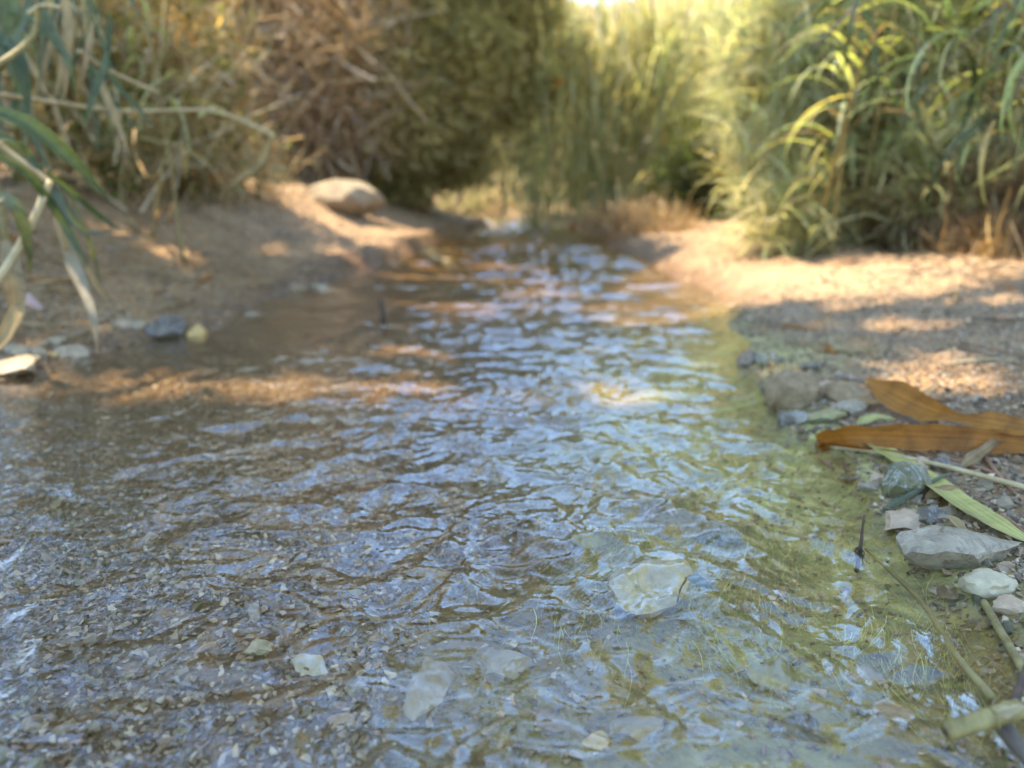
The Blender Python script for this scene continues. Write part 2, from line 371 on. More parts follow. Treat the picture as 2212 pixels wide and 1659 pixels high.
def rock_mesh(name, seed, mat, dims, angular=.5, detail=2):
    """a weathered stone: faceted hull rounded at its edges, pitted by noise"""
    r = np.random.default_rng(seed); bm = bmesh.new()
    bmesh.ops.create_icosphere(bm, subdivisions=3+(detail > 2), radius=1)
    k = 15; nr = r.normal(size=(k, 3)); nr /= np.linalg.norm(nr, axis=1)[:, None]; off = r.uniform(.5, .9, k)
    for v in bm.verts:
        c = np.array(v.co); c0 = c.copy()
        for a, o in zip(nr, off):
            e = c @ a - o
            if e > 0: c = c - a*e*min(1, angular*1.15)
        c = c*(1 + .15*float(pn(c0[0]*1.7+seed, c0[1]*1.7+c0[2]*1.3, seed % 7)) + .09*float(pn(c0[0]*4+c0[2]*2, c0[1]*4-c0[2]*3, 3+seed % 5)) + .05*float(pn(c0[0]*9+c0[2]*5, c0[1]*9-c0[2]*6, 5)))
        v.co = c*np.array(dims)*.58
    for f in bm.faces: f.smooth = True
    bm.normal_update()
    for e in bm.edges:
        if len(e.link_faces) == 2 and e.calc_face_angle(0) > R(24): e.smooth = False
    me = bpy.data.meshes.new(name); bm.to_mesh(me); bm.free()
    me.materials.append(M[mat]); return me
def stone(px, py, wpx, hr, mat, label, dr=.8, name='stone', cat='stone', sink=.3, rz=None, ang=.7, tilt=0, seed=[0], on=None, group=None, top=None):
    """a stone whose foot sits at photo pixel (px, py); wpx wide, hr height to width, dr depth to width"""
    seed[0] += 1; p = G(px, py) if on is None else np.array(on); w = wpx*mpp(p)
    o = link(name, rock_mesh(name, 40+seed[0], mat, (w, w*dr, w*hr), ang))
    z = p[2] + w*hr*(.5-sink) if top is None else top - w*hr*.5
    o.location = (p[0], p[1]+w*dr*.25, z); o.rotation_euler = (R(tilt), R(random.uniform(-6, 6)), R(rz if rz is not None else random.uniform(-20, 20)))
    return tag(o, label, cat, group)
# left shore
stone(350, 728, 88, .55, 'dark_rock', 'dark grey rounded stone with pale streak at the left waterline', .7, sink=.25)
stone(421, 733, 44, .8, 'ochre_rock', 'ochre stone touching the dark stone at the left waterline', .8, sink=.3)
stone(22, 808, 92, .38, 'grey_rock', 'flat pale slab half in the water under the dry canes', 1.0, 'stone_slab', sink=.25, ang=.9)
stone(152, 770, 62, .55, 'tan_rock', 'beige angular stone at the foot of the hanging grey leaf', .8, ang=.8)
stone(30, 766, 52, .5, 'grey_rock', 'grey stone just above the flat pale slab', .8)
stone(118, 748, 42, .6, 'grey_rock', 'mid grey rounded stone behind the beige angular stone', .8)
stone(80, 770, 30, .9, 'tan_rock', 'small upright pale stone between grey stone and beige stone', .8)
stone(268, 708, 36, .6, 'pink_rock', 'pinkish stone on the shore left of the dark stone', .8)
stone(296, 712, 40, .6, 'tan_rock', 'buff pebble pressed against the dark stone', .8)
stone(105, 772, 26, .6, 'ochre_rock', 'rust brown pebble at the edge beside the beige stone', .8)
stone(540, 690, 50, .35, 'grey_rock', 'wet grey stone lying in the shallows below the left bank', .8)
stone(690, 632, 60, .4, 'grey_rock', 'grey flat stone out of focus on the left shore bend', .8)
stone(638, 628, 42, .45, 'brown_rock', 'brownish stone beside the grey flat stone on the shore bend', .8)
stone(925, 566, 62, .6, 'white_rock', 'chalky white stone at the tip of the left sand bank', .8, sink=.2)
stone(965, 572, 50, .45, 'white_rock', 'smaller chalky stone right of the larger chalky white one', .8)
stone(870, 572, 24, .6, 'ochre_rock', 'small yellow stone left of the chalky white stones', .8)
stone(735, 452, 162, .46, 'boulder_rock', 'large smooth tan boulder on the left bank under the tree', .8, 'boulder', 'boulder', .22, 12, .35)
stone(905, 450, 56, .75, 'pink_rock', 'pale round rock at the end of the sand bank right of the boulder', .8, 'rock', 'rock', .25)
stone(1212, 592, 36, .6, 'green_rock', 'small mossy stone standing alone mid stream', .8, sink=.3)
# right shore
stone(1625, 786, 58, .75, 'dark_rock', 'black wet stone at the head of the right shore stones', .8)
stone(1668, 788, 52, .6, 'green_rock', 'dark mossy stone beside the black wet stone', .8)
stone(1755, 800, 44, .5, 'dark_rock', 'small dark stone on the mossy patch above the big lump', .8)
stone(1722, 880, 108, .82, 'brown_rock', 'big rough brown rock lump at the right waterline', .85, 'rock', 'rock', .2, ang=.3)
stone(1832, 868, 84, .6, 'brown_rock', 'domed brown stone right of the rough rock lump', .85)
stone(1842, 825, 62, .4, 'dark_rock', 'dark flat stone behind the domed brown stone', .8)
stone(1800, 850, 60, .5, 'pink_rock', 'pinkish grey stone wedged between rock lump and domed stone', .8)
stone(1838, 895, 80, .4, 'slab_rock', 'light grey stone in front of the domed brown stone', .8)
stone(1703, 918, 46, .75, 'dark_rock', 'blue black stone at the water in front of the rock lump', .8)
stone(1738, 916, 50, .8, 'blue_rock', 'blue grey stone next to the blue black one', .8)
stone(1790, 910, 66, .55, 'olive_rock', 'olive oval stone in front of the rock lump', .7, rz=10)
stone(1965, 1070, 92, .74, 'green_rock', 'rounded green stone with white veins beside the pale long leaf', .85, sink=.2, ang=.35)
stone(2020, 1128, 60, .55, 'dark_rock', 'dark brown angular stone above the grey rock slab', .8, ang=.9)
stone(1975, 1140, 118, .28, 'pink_rock', 'flat brownish slab at the water edge above the grey rock slab', .7, 'stone_slab', rz=8, ang=.9)
stone(2100, 1222, 225, .34, 'slab_rock', 'long grey rock slab with brown end at the right waterline', .5, 'rock_slab', 'rock', .2, -6, .9)
stone(2140, 1285, 84, .56, 'white_rock', 'white oval cobble below the long grey slab', .75, 'cobble', 'stone', .25, -15, .2)
stone(2058, 1300, 50, .55, 'brown_rock', 'wet brown stone in the water left of the white cobble', .8, sink=.1, ang=.8)
stone(2188, 1325, 62, .55, 'pink_rock', 'pinkish stone below the white cobble at the edge', .8)
stone(1840, 1045, 58, .3, 'green_rock', 'thin grey green stone lying in the water left of the veined stone', .5, sink=0)
stone(1905, 1045, 46, .45, 'pink_rock', 'flat pinkish chip by the pale long leaf', .8, ang=.9)
stone(1885, 1060, 44, .4, 'slab_rock', 'pale grey chip left of the veined stone', .8, ang=.9)
stone(1925, 1020, 58, .3, 'brown_rock', 'flat brown chip under the pale long leaf', .8, ang=.9)
stone(2035, 1015, 50, .6, 'dark_rock', 'dark stone under the thin straw stem', .8, ang=.7)
stone(2000, 1010, 44, .5, 'pink_rock', 'pink grey stone left of the dark stone under the straw', .8, ang=.8)
# under water
stone(1425, 1335, 165, .62, 'white_rock', 'big whitish rock just under the surface in mid stream', 1.0, 'submerged_rock', 'rock', .0, -25, 1.0, top=-.003)
stone(925, 1600, 95, .8, 'tan_rock', 'tall tan stone rising to the surface near the front', 1.5, 'submerged_rock', 'rock', 0, -12, .95, top=.006)
for (px, py, w, m, lb) in [(660, 1450, 90, 'white_rock', 'pale stone under water left of the tall tan stone'), (760, 1500, 60, 'slab_rock', 'grey stone under water between pale stone and tall tan stone'),
        (730, 1570, 70, 'pink_rock', 'pinkish stone under water below the grey one'), (1175, 1570, 100, 'brown_rock', 'brown round stone under water right of the tall tan stone'),
        (1390, 1590, 120, 'grey_rock', 'grey stone under water below the big whitish rock'), (1740, 1590, 110, 'dark_rock', 'dark stone under water at the lower right'),
        (1090, 1450, 120, 'grey_rock', 'broad grey stone under water behind the tall tan stone'), (560, 1410, 70, 'white_rock', 'light stone under water farthest left of the pale group'),
        (1560, 1180, 90, 'green_rock', 'mossy stone under water above the whitish rock'), (1260, 1180, 90, 'olive_rock', 'olive stone under the ripples left of the whitish rock'),
        (1690, 1480, 100, 'olive_rock', 'olive stone under water right of the whitish rock'), (930, 1250, 80, 'brown_rock', 'brown stone under the ripples at the edge of the gravel bed'),
        (1530, 1600, 90, 'slab_rock', 'pale flat stone under water near the bottom'), (1290, 1620, 80, 'ochre_rock', 'ochre stone under water near the bottom'),
        (1880, 1480, 80, 'tan_rock', 'tan stone under water beside the sunken stem'), (1950, 1560, 90, 'pink_rock', 'pink tan stone under water left of the cut cane')]:
    stone(px, py, w, .5, m, lb, .8, 'submerged_stone', 'stone', .55, ang=.9)

# individual pebbles, the largest of the gravel
PEBS = [rock_mesh('pebble', 300+i, m, (1, .8, .5), .8) for i, m in enumerate(['tan_rock', 'grey_rock', 'brown_rock', 'pink_rock', 'slab_rock', 'olive_rock', 'dark_rock', 'white_rock'])]
def low_pebble(seed, mat):
    V, F = hull_chip(seed, 16, .55, .12); return npmesh('pebble', V, F, M[mat], smooth=False)
WORD = dict(tan_rock='tan', grey_rock='grey', brown_rock='brown', pink_rock='pinkish', slab_rock='pale grey', olive_rock='olive', green_rock='dark green', dark_rock='dark', white_rock='whitish')
def pebbles(region, n, smin, smax, mats, label, group, sink=.2):
    ms = [low_pebble(900+i+n*7, m) for i, m in enumerate(mats)]
    k = 0
    while k < n:
        px, py = region(); p = G(px, py); 
        s = random.uniform(smin, smax)*random.choice([.7, .8, 1, 1, 1.25])
        mi = random.randrange(len(ms)); o = link('pebble', ms[mi]); o.location = (p[0], p[1], p[2] + s*.25*(1-2*sink))
        o.scale = (s, s, s*random.uniform(.7, 1.2)); o.rotation_euler = (random.uniform(-.3, .3), random.uniform(-.3, .3), random.uniform(0, 6.28))
        tag(o, label.replace('small ', 'small '+WORD[mats[mi]]+' '), 'pebble', group); k += 1
def reg_right():
    t = random.random(); y = 985+t*260; x0 = 1860+(y-985)*1.0
    return random.uniform(x0, 2225), y
def reg_right2():
    y = random.uniform(850, 985); return random.uniform(1760+max(0, 930-y)*.2, 2225), y
def reg_left():
    y = random.uniform(650, 790); return random.uniform(-10, 330-(y-690)*1.2 if y > 690 else 420), y
def reg_bed():
    return random.uniform(-10, 900), 1659-abs(random.gauss(0, 1))*200
pebbles(reg_right, 80, .009, .02, ['tan_rock', 'grey_rock', 'brown_rock', 'pink_rock', 'dark_rock', 'slab_rock'], 'small angular stone in the gravel of the right bank', 'pebbles on the right bank gravel')
pebbles(reg_right2, 30, .010, .02, ['brown_rock', 'dark_rock', 'grey_rock', 'pink_rock'], 'small stone on the gravel around the amber leaves', 'pebbles around the amber leaves')
pebbles(reg_left, 65, .010, .024, ['tan_rock', 'grey_rock', 'brown_rock', 'pink_rock', 'slab_rock'], 'small stone on the soil of the left shore', 'pebbles on the left shore')
pebbles(reg_bed, 75, .008, .018, ['tan_rock', 'pink_rock', 'grey_rock', 'slab_rock', 'white_rock', 'olive_rock', 'brown_rock'], 'small stone lying under water on the stream bed', 'pebbles on the stream bed', .5)

def reg_edge():
    i = random.randrange(2, 10); t_ = random.random(); a, b_ = RIGHT[i], RIGHT[i+1]; q = a*(1-t_)+b_*t_+np.array([random.uniform(-.03, .07), 0, 0]); d = q-CP
    u = np.array([0, math.sin(PITCH), math.cos(PITCH)]); f = np.array([0, math.cos(PITCH), -math.sin(PITCH)]); return 1106+FPX*d[0]/(d@f), 829.5-FPX*(d@u)/(d@f)
pebbles(reg_edge, 45, .010, .024, ['dark_rock', 'brown_rock', 'green_rock', 'brown_rock', 'olive_rock', 'pink_rock'], 'small wet stone at the very edge of the right shore', 'wet stones along the right waterline', .3)
# gravel, too many to count
def gravel(name, xy, size, cols, label, sink=.25, mat='chips', tiltamt=.35, smooth=False):
    n = len(xy); z = terr(xy[:, 0], xy[:, 1]); s = size*np.exp(rng.normal(0, .32, n))
    scl = np.stack([s, s*rng.uniform(.7, 1.1, n), s*rng.uniform(.6, 1.3, n)], 1)
    rot = rotz(rng.uniform(0, 6.28, n)) @ rotx(rng.normal(0, tiltamt, n)) @ roty(rng.normal(0, tiltamt, n))
    V, F, T = scatter(CHIPS, np.stack([xy[:, 0], xy[:, 1], z+s*.22*(1-2*sink)], 1), rot, scl, pick(cols, n, .2))
    return tag(link(name, npmesh(name, V, F, M[mat], T, smooth)), label, 'gravel', None, 'stuff')
GREY = [(a*1.15, b*.90, c*.64) for a, b, c in [(.21, .175, .135), (.29, .25, .20), (.13, .11, .085), (.34, .29, .23), (.23, .165, .115), (.17, .16, .14), (.40, .36, .30), (.27, .205, .16), (.20, .18, .11)]]
WARM = [(.27, .16, .075), (.38, .25, .125), (.18, .105, .05), (.45, .31, .17), (.32, .21, .12), (.22, .17, .11), (.12, .08, .045)]
xy = np.stack([rng.uniform(-1.5, .9, 130000), .3+1.75*rng.beta(1.1, 1.7, 130000)], 1); d, sd_ = shore(xy[:, 0], xy[:, 1])
dens = np.where((sd_ > 0) & (d > -.45), .25, 1)*np.clip(1.15-.42*xy[:, 1], .1, 1)*(np.abs(xy[:, 0]) < .12+.78*xy[:, 1])*(.75+.5*pn(xy[:, 0]*6, xy[:, 1]*6, 70))
xy = xy[(d < .0) & (rng.random(len(xy)) < dens)][:44000]
gravel('bed_gravel', xy, .0072, GREY, 'brown gravel carpeting the stream bed under water', .3)
xy = np.stack([rng.uniform(.3, 1.9, 60000), rng.uniform(.35, 2.3, 60000)], 1); d, sd_ = shore(xy[:, 0], xy[:, 1])
dens = np.clip(1.3-.45*xy[:, 1], .12, 1)*sst(1.2, .5, d)
xy = xy[(d > -.015) & (sd_ > 0) & (np.abs(xy[:, 0]) < .1+.74*xy[:, 1]) & (rng.random(len(xy)) < dens)][:26000]
gravel('bank_gravel', xy, .0075, GREY+WARM, 'loose dark gravel covering the right bank', .2)
xy = np.stack([rng.uniform(-2.2, -.2, 60000), rng.uniform(1.0, 3.2, 60000)], 1); d, sd_ = shore(xy[:, 0], xy[:, 1])
dens = np.clip(1.25-.3*xy[:, 1], .1, 1)*np.clip(1.1-1.1*d, .25, 1)
xy = xy[(d > -.03) & (sd_ < 0) & (np.abs(xy[:, 0]) < .1+.74*xy[:, 1]) & (rng.random(len(xy)) < dens)][:14000]
gravel('shore_gravel', xy, .0075, [(a*1.15, b*.92, c*.62) for a, b, c in WARM]+GREY[:2], 'brown soil crumbs and grit on the left bank', .2)

xy = np.stack([rng.uniform(-3, 3.6, 40000), rng.uniform(1.8, 5.2, 40000)], 1); d, sd_ = shore(xy[:, 0], xy[:, 1])
xy = xy[(d > .0) & (d < 1.6) & (pn(xy[:, 0]*3, xy[:, 1]*3, 71) > -.15) & (np.abs(xy[:, 0]) < .1+.7*xy[:, 1])][:9000]
gravel('bank_grit', xy, .013, WARM+[(.14, .085, .05), (.2, .12, .06)], 'coarse brown grit and crumbs scattered over the sandy banks', .25)
# ------------------------------------------------------------------ algae on the bed along the right shore
n = 60000
xy = np.stack([rng.uniform(-.1, 1.2, n), .3+2.0*rng.beta(1.2, 1.8, n)], 1); d, sd_ = shore(xy[:, 0], xy[:, 1])
dens = sst(-.52, -.2, d)*sst(.02, -.01, d)*(.35+.9*pn(xy[:, 0]*7, xy[:, 1]*5, 60))*np.clip(1.4-.5*xy[:, 1], .1, 1)*(.02+.98*sst(.5, .78, xy[:, 1]+.2*sst(-.12, 0, d)))
m = (sd_ > 0) & (rng.random(n) < dens) & (np.abs(xy[:, 0]) < .12+.72*xy[:, 1])
xy = xy[m][:30000]; n = len(xy); K = 6
ln = rng.uniform(.025, .075, n); dirn = math.radians(-105) + .9*pn(xy[:, 0]*6, xy[:, 1]*6, 61) + rng.normal(0, .16, n)
wd = rng.uniform(.00016, .00036, n); V = np.zeros((n, K, 2, 3)); ph = rng.uniform(0, 6.28, n)
for k in range(K):
    s = k/(K-1); a = dirn + .16*np.sin(ph+s*3)
    cx = xy[:, 0] + np.cos(a)*ln*s; cyy = xy[:, 1] + np.sin(a)*ln*s; cz = np.minimum(terr(cx, cyy) + .0015 + .0012*np.sin(ph*2+s*3)**2, -.004)
    for j, sg in enumerate((-1, 1)):
        w = wd*(1-.7*s)*sg; V[:, k, j] = np.stack([cx-np.sin(a)*w, cyy+np.cos(a)*w, cz], 1)
base = (np.arange(n)*K*2)[:, None, None]; q = np.array([[2*k, 2*k+1, 2*k+3, 2*k+2] for k in range(K-1)])
T = np.repeat(pick([(.50, .44, .15), (.60, .53, .21), (.42, .37, .12), (.32, .30, .10), (.48, .39, .15)], n, .2), K*2, 0)
tag(link('algae', npmesh('algae', V.reshape(-1, 3), (base+q).reshape(-1, 4), M['algae'], T)), 'yellow green algae strands streaming over the bed by the right shore', 'algae', None, 'stuff')

# ------------------------------------------------------------------ stems, blades
def smooth_path(pts, n):
    pts = np.array(pts, float); k = len(pts)
    if k < 3: 
        t = np.linspace(0, 1, n)[:, None]; return pts[0]*(1-t)+pts[-1]*t
    e = np.concatenate([[2*pts[0]-pts[1]], pts, [2*pts[-1]-pts[-2]]]); out = []
    for u in np.linspace(0, k-1-1e-6, n):
        i = int(u); t = u-i; a, b, c, d = e[i:i+4]
        out.append(.5*(2*b + (c-a)*t + (2*a-5*b+4*c-d)*t*t + (-a+3*b-3*c+d)*t**3))
    return np.array(out)
def tube_arr(path, rad, sides=7):
    path = np.asarray(path); n = len(path); rad = np.broadcast_to(np.asarray(rad, float), (n,)); V = []
    T = np.gradient(path, axis=0); T /= np.linalg.norm(T, axis=1)[:, None]+1e-12
    up = np.array([.31, .17, .93]) if abs(T[0][2]) < .9 else np.array([1., .1, 0])
    for i in range(n):
        a = np.cross(T[i], up); a /= np.linalg.norm(a)+1e-12; b = np.cross(a, T[i])
        for k in range(sides):
            th = 2*math.pi*k/sides; V.append(path[i] + rad[i]*(math.cos(th)*a + math.sin(th)*b))
    F = [[i*sides+k, i*sides+(k+1) % sides, (i+1)*sides+(k+1) % sides, (i+1)*sides+k] for i in range(n-1) for k in range(sides)]
    c0 = len(V); V.append(path[0]); V.append(path[-1])
    for k in range(sides):
        F.append([c0, (k+1) % sides, k, k]); F.append([c0+1, (n-1)*sides+k, (n-1)*sides+(k+1) % sides, (n-1)*sides+(k+1) % sides])
    return np.array(V), F
def pymesh(name, V, F, mat, smooth=True, bl=None):
    me = bpy.data.meshes.new(name); me.from_pydata([tuple(v) for v in V], [], [tuple(dict.fromkeys(f)) for f in F]); me.update()
    for p in me.polygons: p.use_smooth = smooth
    if bl is not None:
        a = me.attributes.new('blade', 'FLOAT_VECTOR', 'POINT'); a.data.foreach_set('vector', np.asarray(bl, np.float32).ravel())
    me.materials.append(M[mat]); return me
def stem(name, pts, r0, r1, mat, parent=None, n=24, sides=8, nodes=0):
    pa = smooth_path(pts, n); base = pa[0].copy(); rad = np.linspace(r0, r1, n)
    if nodes: rad = rad*(1 + .22*(np.arange(n) % nodes == 0))
    o = link(name, None, parent) if False else None
    org = base if parent is None else np.zeros(3)
    V, F = tube_arr(pa-org, rad, sides); o = link(name, pymesh(name, V, F, mat), parent)
    if parent is None: o.location = base
    return o
def ribbon_arr(path, width, normal_hint, fold=.18, n=28, twist=0, wfun=None, thick=.0006):
    """a leaf blade: a thin, slightly folded strip with a front and a back"""
    pa = smooth_path(path, n); T = np.gradient(pa, axis=0); T /= np.linalg.norm(T, axis=1)[:, None]+1e-12; V = []
    nh = np.array(normal_hint, float)
    nh = np.broadcast_to(nh, (n, 3)) if nh.ndim == 1 else smooth_path(nh, n)
    for i in range(n):
        s = i/(n-1); w = width*(wfun(s) if wfun else min(1, 4*s+.25)*(1-s)**.6*1.15)
        b = np.cross(T[i], nh[i]); b /= np.linalg.norm(b)+1e-12; nn = np.cross(b, T[i])
        if twist:
            a = twist*s; b, nn = b*math.cos(a)+nn*math.sin(a), nn*math.cos(a)-b*math.sin(a)
        for u in (-1, -.5, 0, .5, 1): V.append(pa[i] + b*w*.5*u*(1+.16*float(pn(i*.45+u*3, width*997, 33))) + nn*w*fold*abs(u))
    F = []
    for i in range(n-1):
        for k in range(4): F.append([i*5+k, i*5+k+1, (i+1)*5+k+1, (i+1)*5+k])
    ln = np.concatenate([[0], np.cumsum(np.linalg.norm(np.diff(pa, axis=0), axis=1))])
    BL = np.stack([np.repeat(ln, 5), np.tile(np.array([-1, -.5, 0, .5, 1])*width*.5, n), np.full(n*5, width*7)], 1)
    return np.array(V), F, BL
def blade(name, path, width, normal, mat, label=None, cat='leaf', parent=None, **kw):
    V, F, BL = ribbon_arr(path, width, normal, **kw); org = np.array(path[0]) if parent is None else np.zeros(3)
    # object axis along the blade so that its veins run with it
    d = np.array(path[-1])-np.array(path[0]); ax = Vector(d).to_track_quat('X', 'Z').to_matrix(); A = np.array(ax)
    o = link(name, pymesh(name, (V-np.array(path[0])) @ A, F, mat, bl=BL), parent)
    o.matrix_local = Matrix.Translation(Vector(path[0])) @ ax.to_4x4()
    if label: tag(o, label, cat)
    return o

# --- things on the right bank
def g(px, py, dz=0.0): p = G(px, py); return np.array([p[0], p[1], p[2]+dz])
def lift(px, py, ground_py, dz=0):     # above the ground point seen at (px, ground_py), as high as it looks in the photo
    b = G(px, ground_py); q = at(px, py, b[1]); q[2] = max(q[2]+dz, tz(q[0], q[1])+.002); return q
UP = (0, 0, 1)
full = lambda s: min(1, 6*s+.35)*min(1, 3.2*(1-s)+.04)
A1 = [lift(2290, 945, 985), lift(2210, 930, 975), lift(2130, 915, 960), lift(2070, 905, 945), lift(2010, 890, 925), lift(1950, 865, 905), lift(1905, 842, 890), lift(1872, 818, 870)]
blade('dry_leaf', A1, .034, [(0, -.5, 1), (0, -.6, .8), (-.1, -.7, .4), (-.2, -.8, .3), (-.2, -.7, .5), (-.3, -.6, .6)], 'amberleaf', 'broad amber reed leaf, the upper of two, pointing up the right bank', wfun=lambda s: (.95-.55*math.exp(-((s-.42)/.10)**2)+.4*math.exp(-((s-.72)/.16)**2))*min(1, 5*(1-s)+.12), fold=.22, n=48)
A2 = [lift(2240, 965, 990), lift(2160, 955, 985), lift(2080, 948, 985), lift(1990, 945, 985), lift(1900, 942, 980), lift(1830, 942, 978), lift(1790, 948, 975), lift(1772, 960, 976), g(1780, 974, .012), g(1830, 984, .012), g(1910, 990, .011), g(2000, 998, .009), g(2080, 1010, .006)]
blade('dry_leaf', A2, .029, [(0, -.8, .55), (0, -.9, .4), (0, -1, .25), (0, -1, .2), (-.6, -.5, .2), (-.2, .9, .4), (0, .7, .7), (0, .5, .8)], 'amberleaf', 'long amber reed leaf doubled back in a loop at the water edge', wfun=lambda s: (1 if s < .56 else max(.12, 1-(s-.56)*3.2))*min(1, 6*s+.5)*(1+.12*math.sin(9*s)), fold=.08, n=54)
stem('thin_straw', [lift(1795, 966, 975), lift(1900, 978, 990), lift(2010, 1000, 1015), lift(2110, 1025, 1045), lift(2240, 1060, 1085)], .0022, .0034, 'straw')
tag(bpy.data.objects['thin_straw'], 'thin pale straw stem lying across the gravel below the amber leaves', 'stem')
blade('reed_leaf', [g(1870, 970, .012), g(1930, 1005, .010), g(2000, 1052, .010), g(2070, 1102, .010), g(2140, 1148, .010), g(2215, 1185, .008)], .036, (.1, -.35, 1), 'paleleaf', 'long pale green reed leaf lying down the right shore', wfun=lambda s: min(1, 3*s+.55)*min(1, 2.5*(1-s)+.35), fold=.08)
blade('curled_leaf', [g(2075, 1018, .006), g(2110, 1000, .012), g(2150, 985, .02), g(2180, 985, .018)], .015, (0, -.6, 1), 'dryleaf', 'small curled straw leaf on the gravel below the amber leaves')
blade('grass_blade', [g(1900, 1112, .004), g(1960, 1090, .010), g(2030, 1055, .014), g(2060, 1040, .010)], .007, (0, -.5, 1), 'greenleaf', 'thin green grass blade crossing the pale long leaf')
for (pts, w, m, lb) in [
    ([(1905, 870), (1880, 845), (1860, 825)], .012, 'dryleaf', 'short straw leaf scrap beside the domed brown stone'),
    ([(1800, 905), (1840, 885), (1890, 878), (1905, 885)], .022, 'dryleaf', 'crumpled dry leaf in front of the light grey stone'),
    ([(1850, 925), (1890, 915), (1935, 915)], .014, 'paleleaf', 'yellowish leaf scrap above the looped amber leaf'),
    ([(2000, 1085), (2050, 1075), (2085, 1075)], .014, 'dryleaf', 'tan leaf flake right of the green veined stone'),
    ([(2080, 1160), (2050, 1140), (2020, 1130)], .012, 'dryleaf', 'tan leaf flake on the pale long leaf'),
    ([(1745, 920), (1775, 922), (1810, 918)], .008, 'greenleaf', 'small green leaf scrap at the foot of the olive stone')]:
    blade('leaf_scrap', [g(a, b, .006+.004*(i % 2)) for i, (a, b) in enumerate(pts)], w, (0, -.5, 1), m, lb)
for i, (pts, lb) in enumerate([([(2020, 930), (2120, 945), (2225, 950)], 'brown straw behind the upper amber leaf'), ([(2120, 985), (2170, 1050), (2212, 1090)], 'reddish stalk lying down the gravel at right'),
        ([(2050, 1000), (2150, 1030), (2230, 1075)], 'dark reddish stalk under the pale straw stem'), ([(2160, 1120), (2200, 1150), (2230, 1185)], 'short reddish stalk at the right edge of the gravel'),
        ([(1985, 720), (2080, 745), (2225, 775)], 'long reddish straw on the sand behind the gravel'), ([(1960, 735), (2060, 750), (2150, 775)], 'tan straw crossing under the long reddish straw'),
        ([(2100, 690), (2160, 694), (2230, 692)], 'dark straw highest on the right sand bank'), ([(2050, 790), (2150, 780), (2240, 790)], 'faint tan straw nearest the upper gravel')]):
    m = 'redstraw' if 'redd' in lb else 'straw' if 'tan' in lb else 'darktwig'
    o = stem('straw', [g(a, b, .004) for a, b in pts], .0028, .0016, m); tag(o, lb, 'straw', 'straws on the right bank')
# cut cane and stems at the lower right corner
def cane_piece(p0, p1, r, mat):
    t = empty('cut_cane', p0); d = np.array(p1)-np.array(p0); pa = [d*s for s in np.linspace(0, 1, 14)]
    rad = np.full(14, r); rad[11] *= 1.18; rad[0] *= .97
    V, F = tube_arr(pa, rad, 14); link('stem', pymesh('stem', V, F, 'cane'), t)
    V, F = tube_arr([d*-.012, d*.012], [r*.99, r*1.03], 14); link('cut_end', pymesh('cut_end', V, F, 'wetstem'), t)
    V, F = tube_arr([d*.60, d*.612, d*.624, d*.636], [r*1.0, r*1.2, r*1.2, r*1.02], 14); link('node', pymesh('node', V, F, 'wetstem'), t)
    V, F, BL = ribbon_arr([d*.63+np.array([0, -r*.6, r*.95]), d*.8+np.array([0, -r*.7, r*1.1]), d*.97+np.array([0, -r, r*1.2])], r*1.5, (0, -.6, 1), fold=-.3, n=10); link('sheath', pymesh('sheath', V, F, 'dryleaf', bl=BL), t)
    V, F = tube_arr([d*-.014, d*-.011], [r*.45, r*.45], 10); link('pith', pymesh('pith', V, F, 'darktwig'), t)
    return t
tag(cane_piece(P(2045, 1580, .016), P(2205, 1530, .03), .006, 'cane'), 'short cut piece of yellow cane sticking out at the lower right corner', 'cane')
o = stem('broken_stem', [P(2150, 1540, .012), P(2190, 1600, .012), P(2240, 1660, .01)], .006, .005, 'bark'); tag(o, 'brown broken stem below the cut cane at the corner', 'stem')
o = stem('broken_stem', [P(2185, 1545, .02), P(2200, 1490, .03), P(2225, 1430, .04)], .003, .0025, 'darktwig'); tag(o, 'thin dark stem rising behind the cut cane', 'stem')
o = stem('sunken_twig', [P(1870, 1185, .002), P(1930, 1240, -.004), P(2000, 1312, -.004), P(2060, 1410, -.002), P(2140, 1505, .004)], .0018, .0034, 'wetstem'); tag(o, 'brown stem lying in the water down the right shore', 'stem')
o = stem('sunken_straw', [P(2125, 1300, .004), P(2165, 1370, .004), P(2230, 1480, .004)], .003, .0034, 'cane'); tag(o, 'pale straw lying in the weed below the white cobble', 'straw')
b = P(1855, 1195); tw = stem('standing_twig', [b+(0, 0, -.02), b+(.001, 0, .012), at(1862, 1150, b[1]), at(1867, 1112, b[1])], .0022, .0009, 'darktwig', n=16); tag(tw, 'thin brown twig standing out of the water near the right shore', 'twig')
bb = np.array(b); fz = [stem('weed_fibre', [(0, 0, .028), (random.uniform(-.004, .004), random.uniform(-.004, .004), .021), (random.uniform(-.008, .008), random.uniform(-.016, .0), .014)], .0007, .0003, 'darktwig', tw, 8, 4) for _ in range(14)]
o = stem('rock_twig', [P(1482, 1252, .003), P(1470, 1272, .006), P(1463, 1300, .003)], .0011, .0008, 'darktwig'); tag(o, 'tiny dark twig caught on the whitish rock', 'twig')
blade('sodden_leaf', [P(1484, 1246, .004), P(1502, 1254, .0065), P(1522, 1264, .006), P(1542, 1278, .001)], .014, (0, -.4, 1), 'greenleaf', 'dark green sodden leaf caught behind the whitish rock')
b = P(828, 690); o = stem('stub', [b+(0, 0, -.02), b+(.0, 0, .02), at(823, 648, b[1])], .008, .006, 'darktwig'); tag(o, 'dark stub poking out of the stream below the left bank', 'twig')

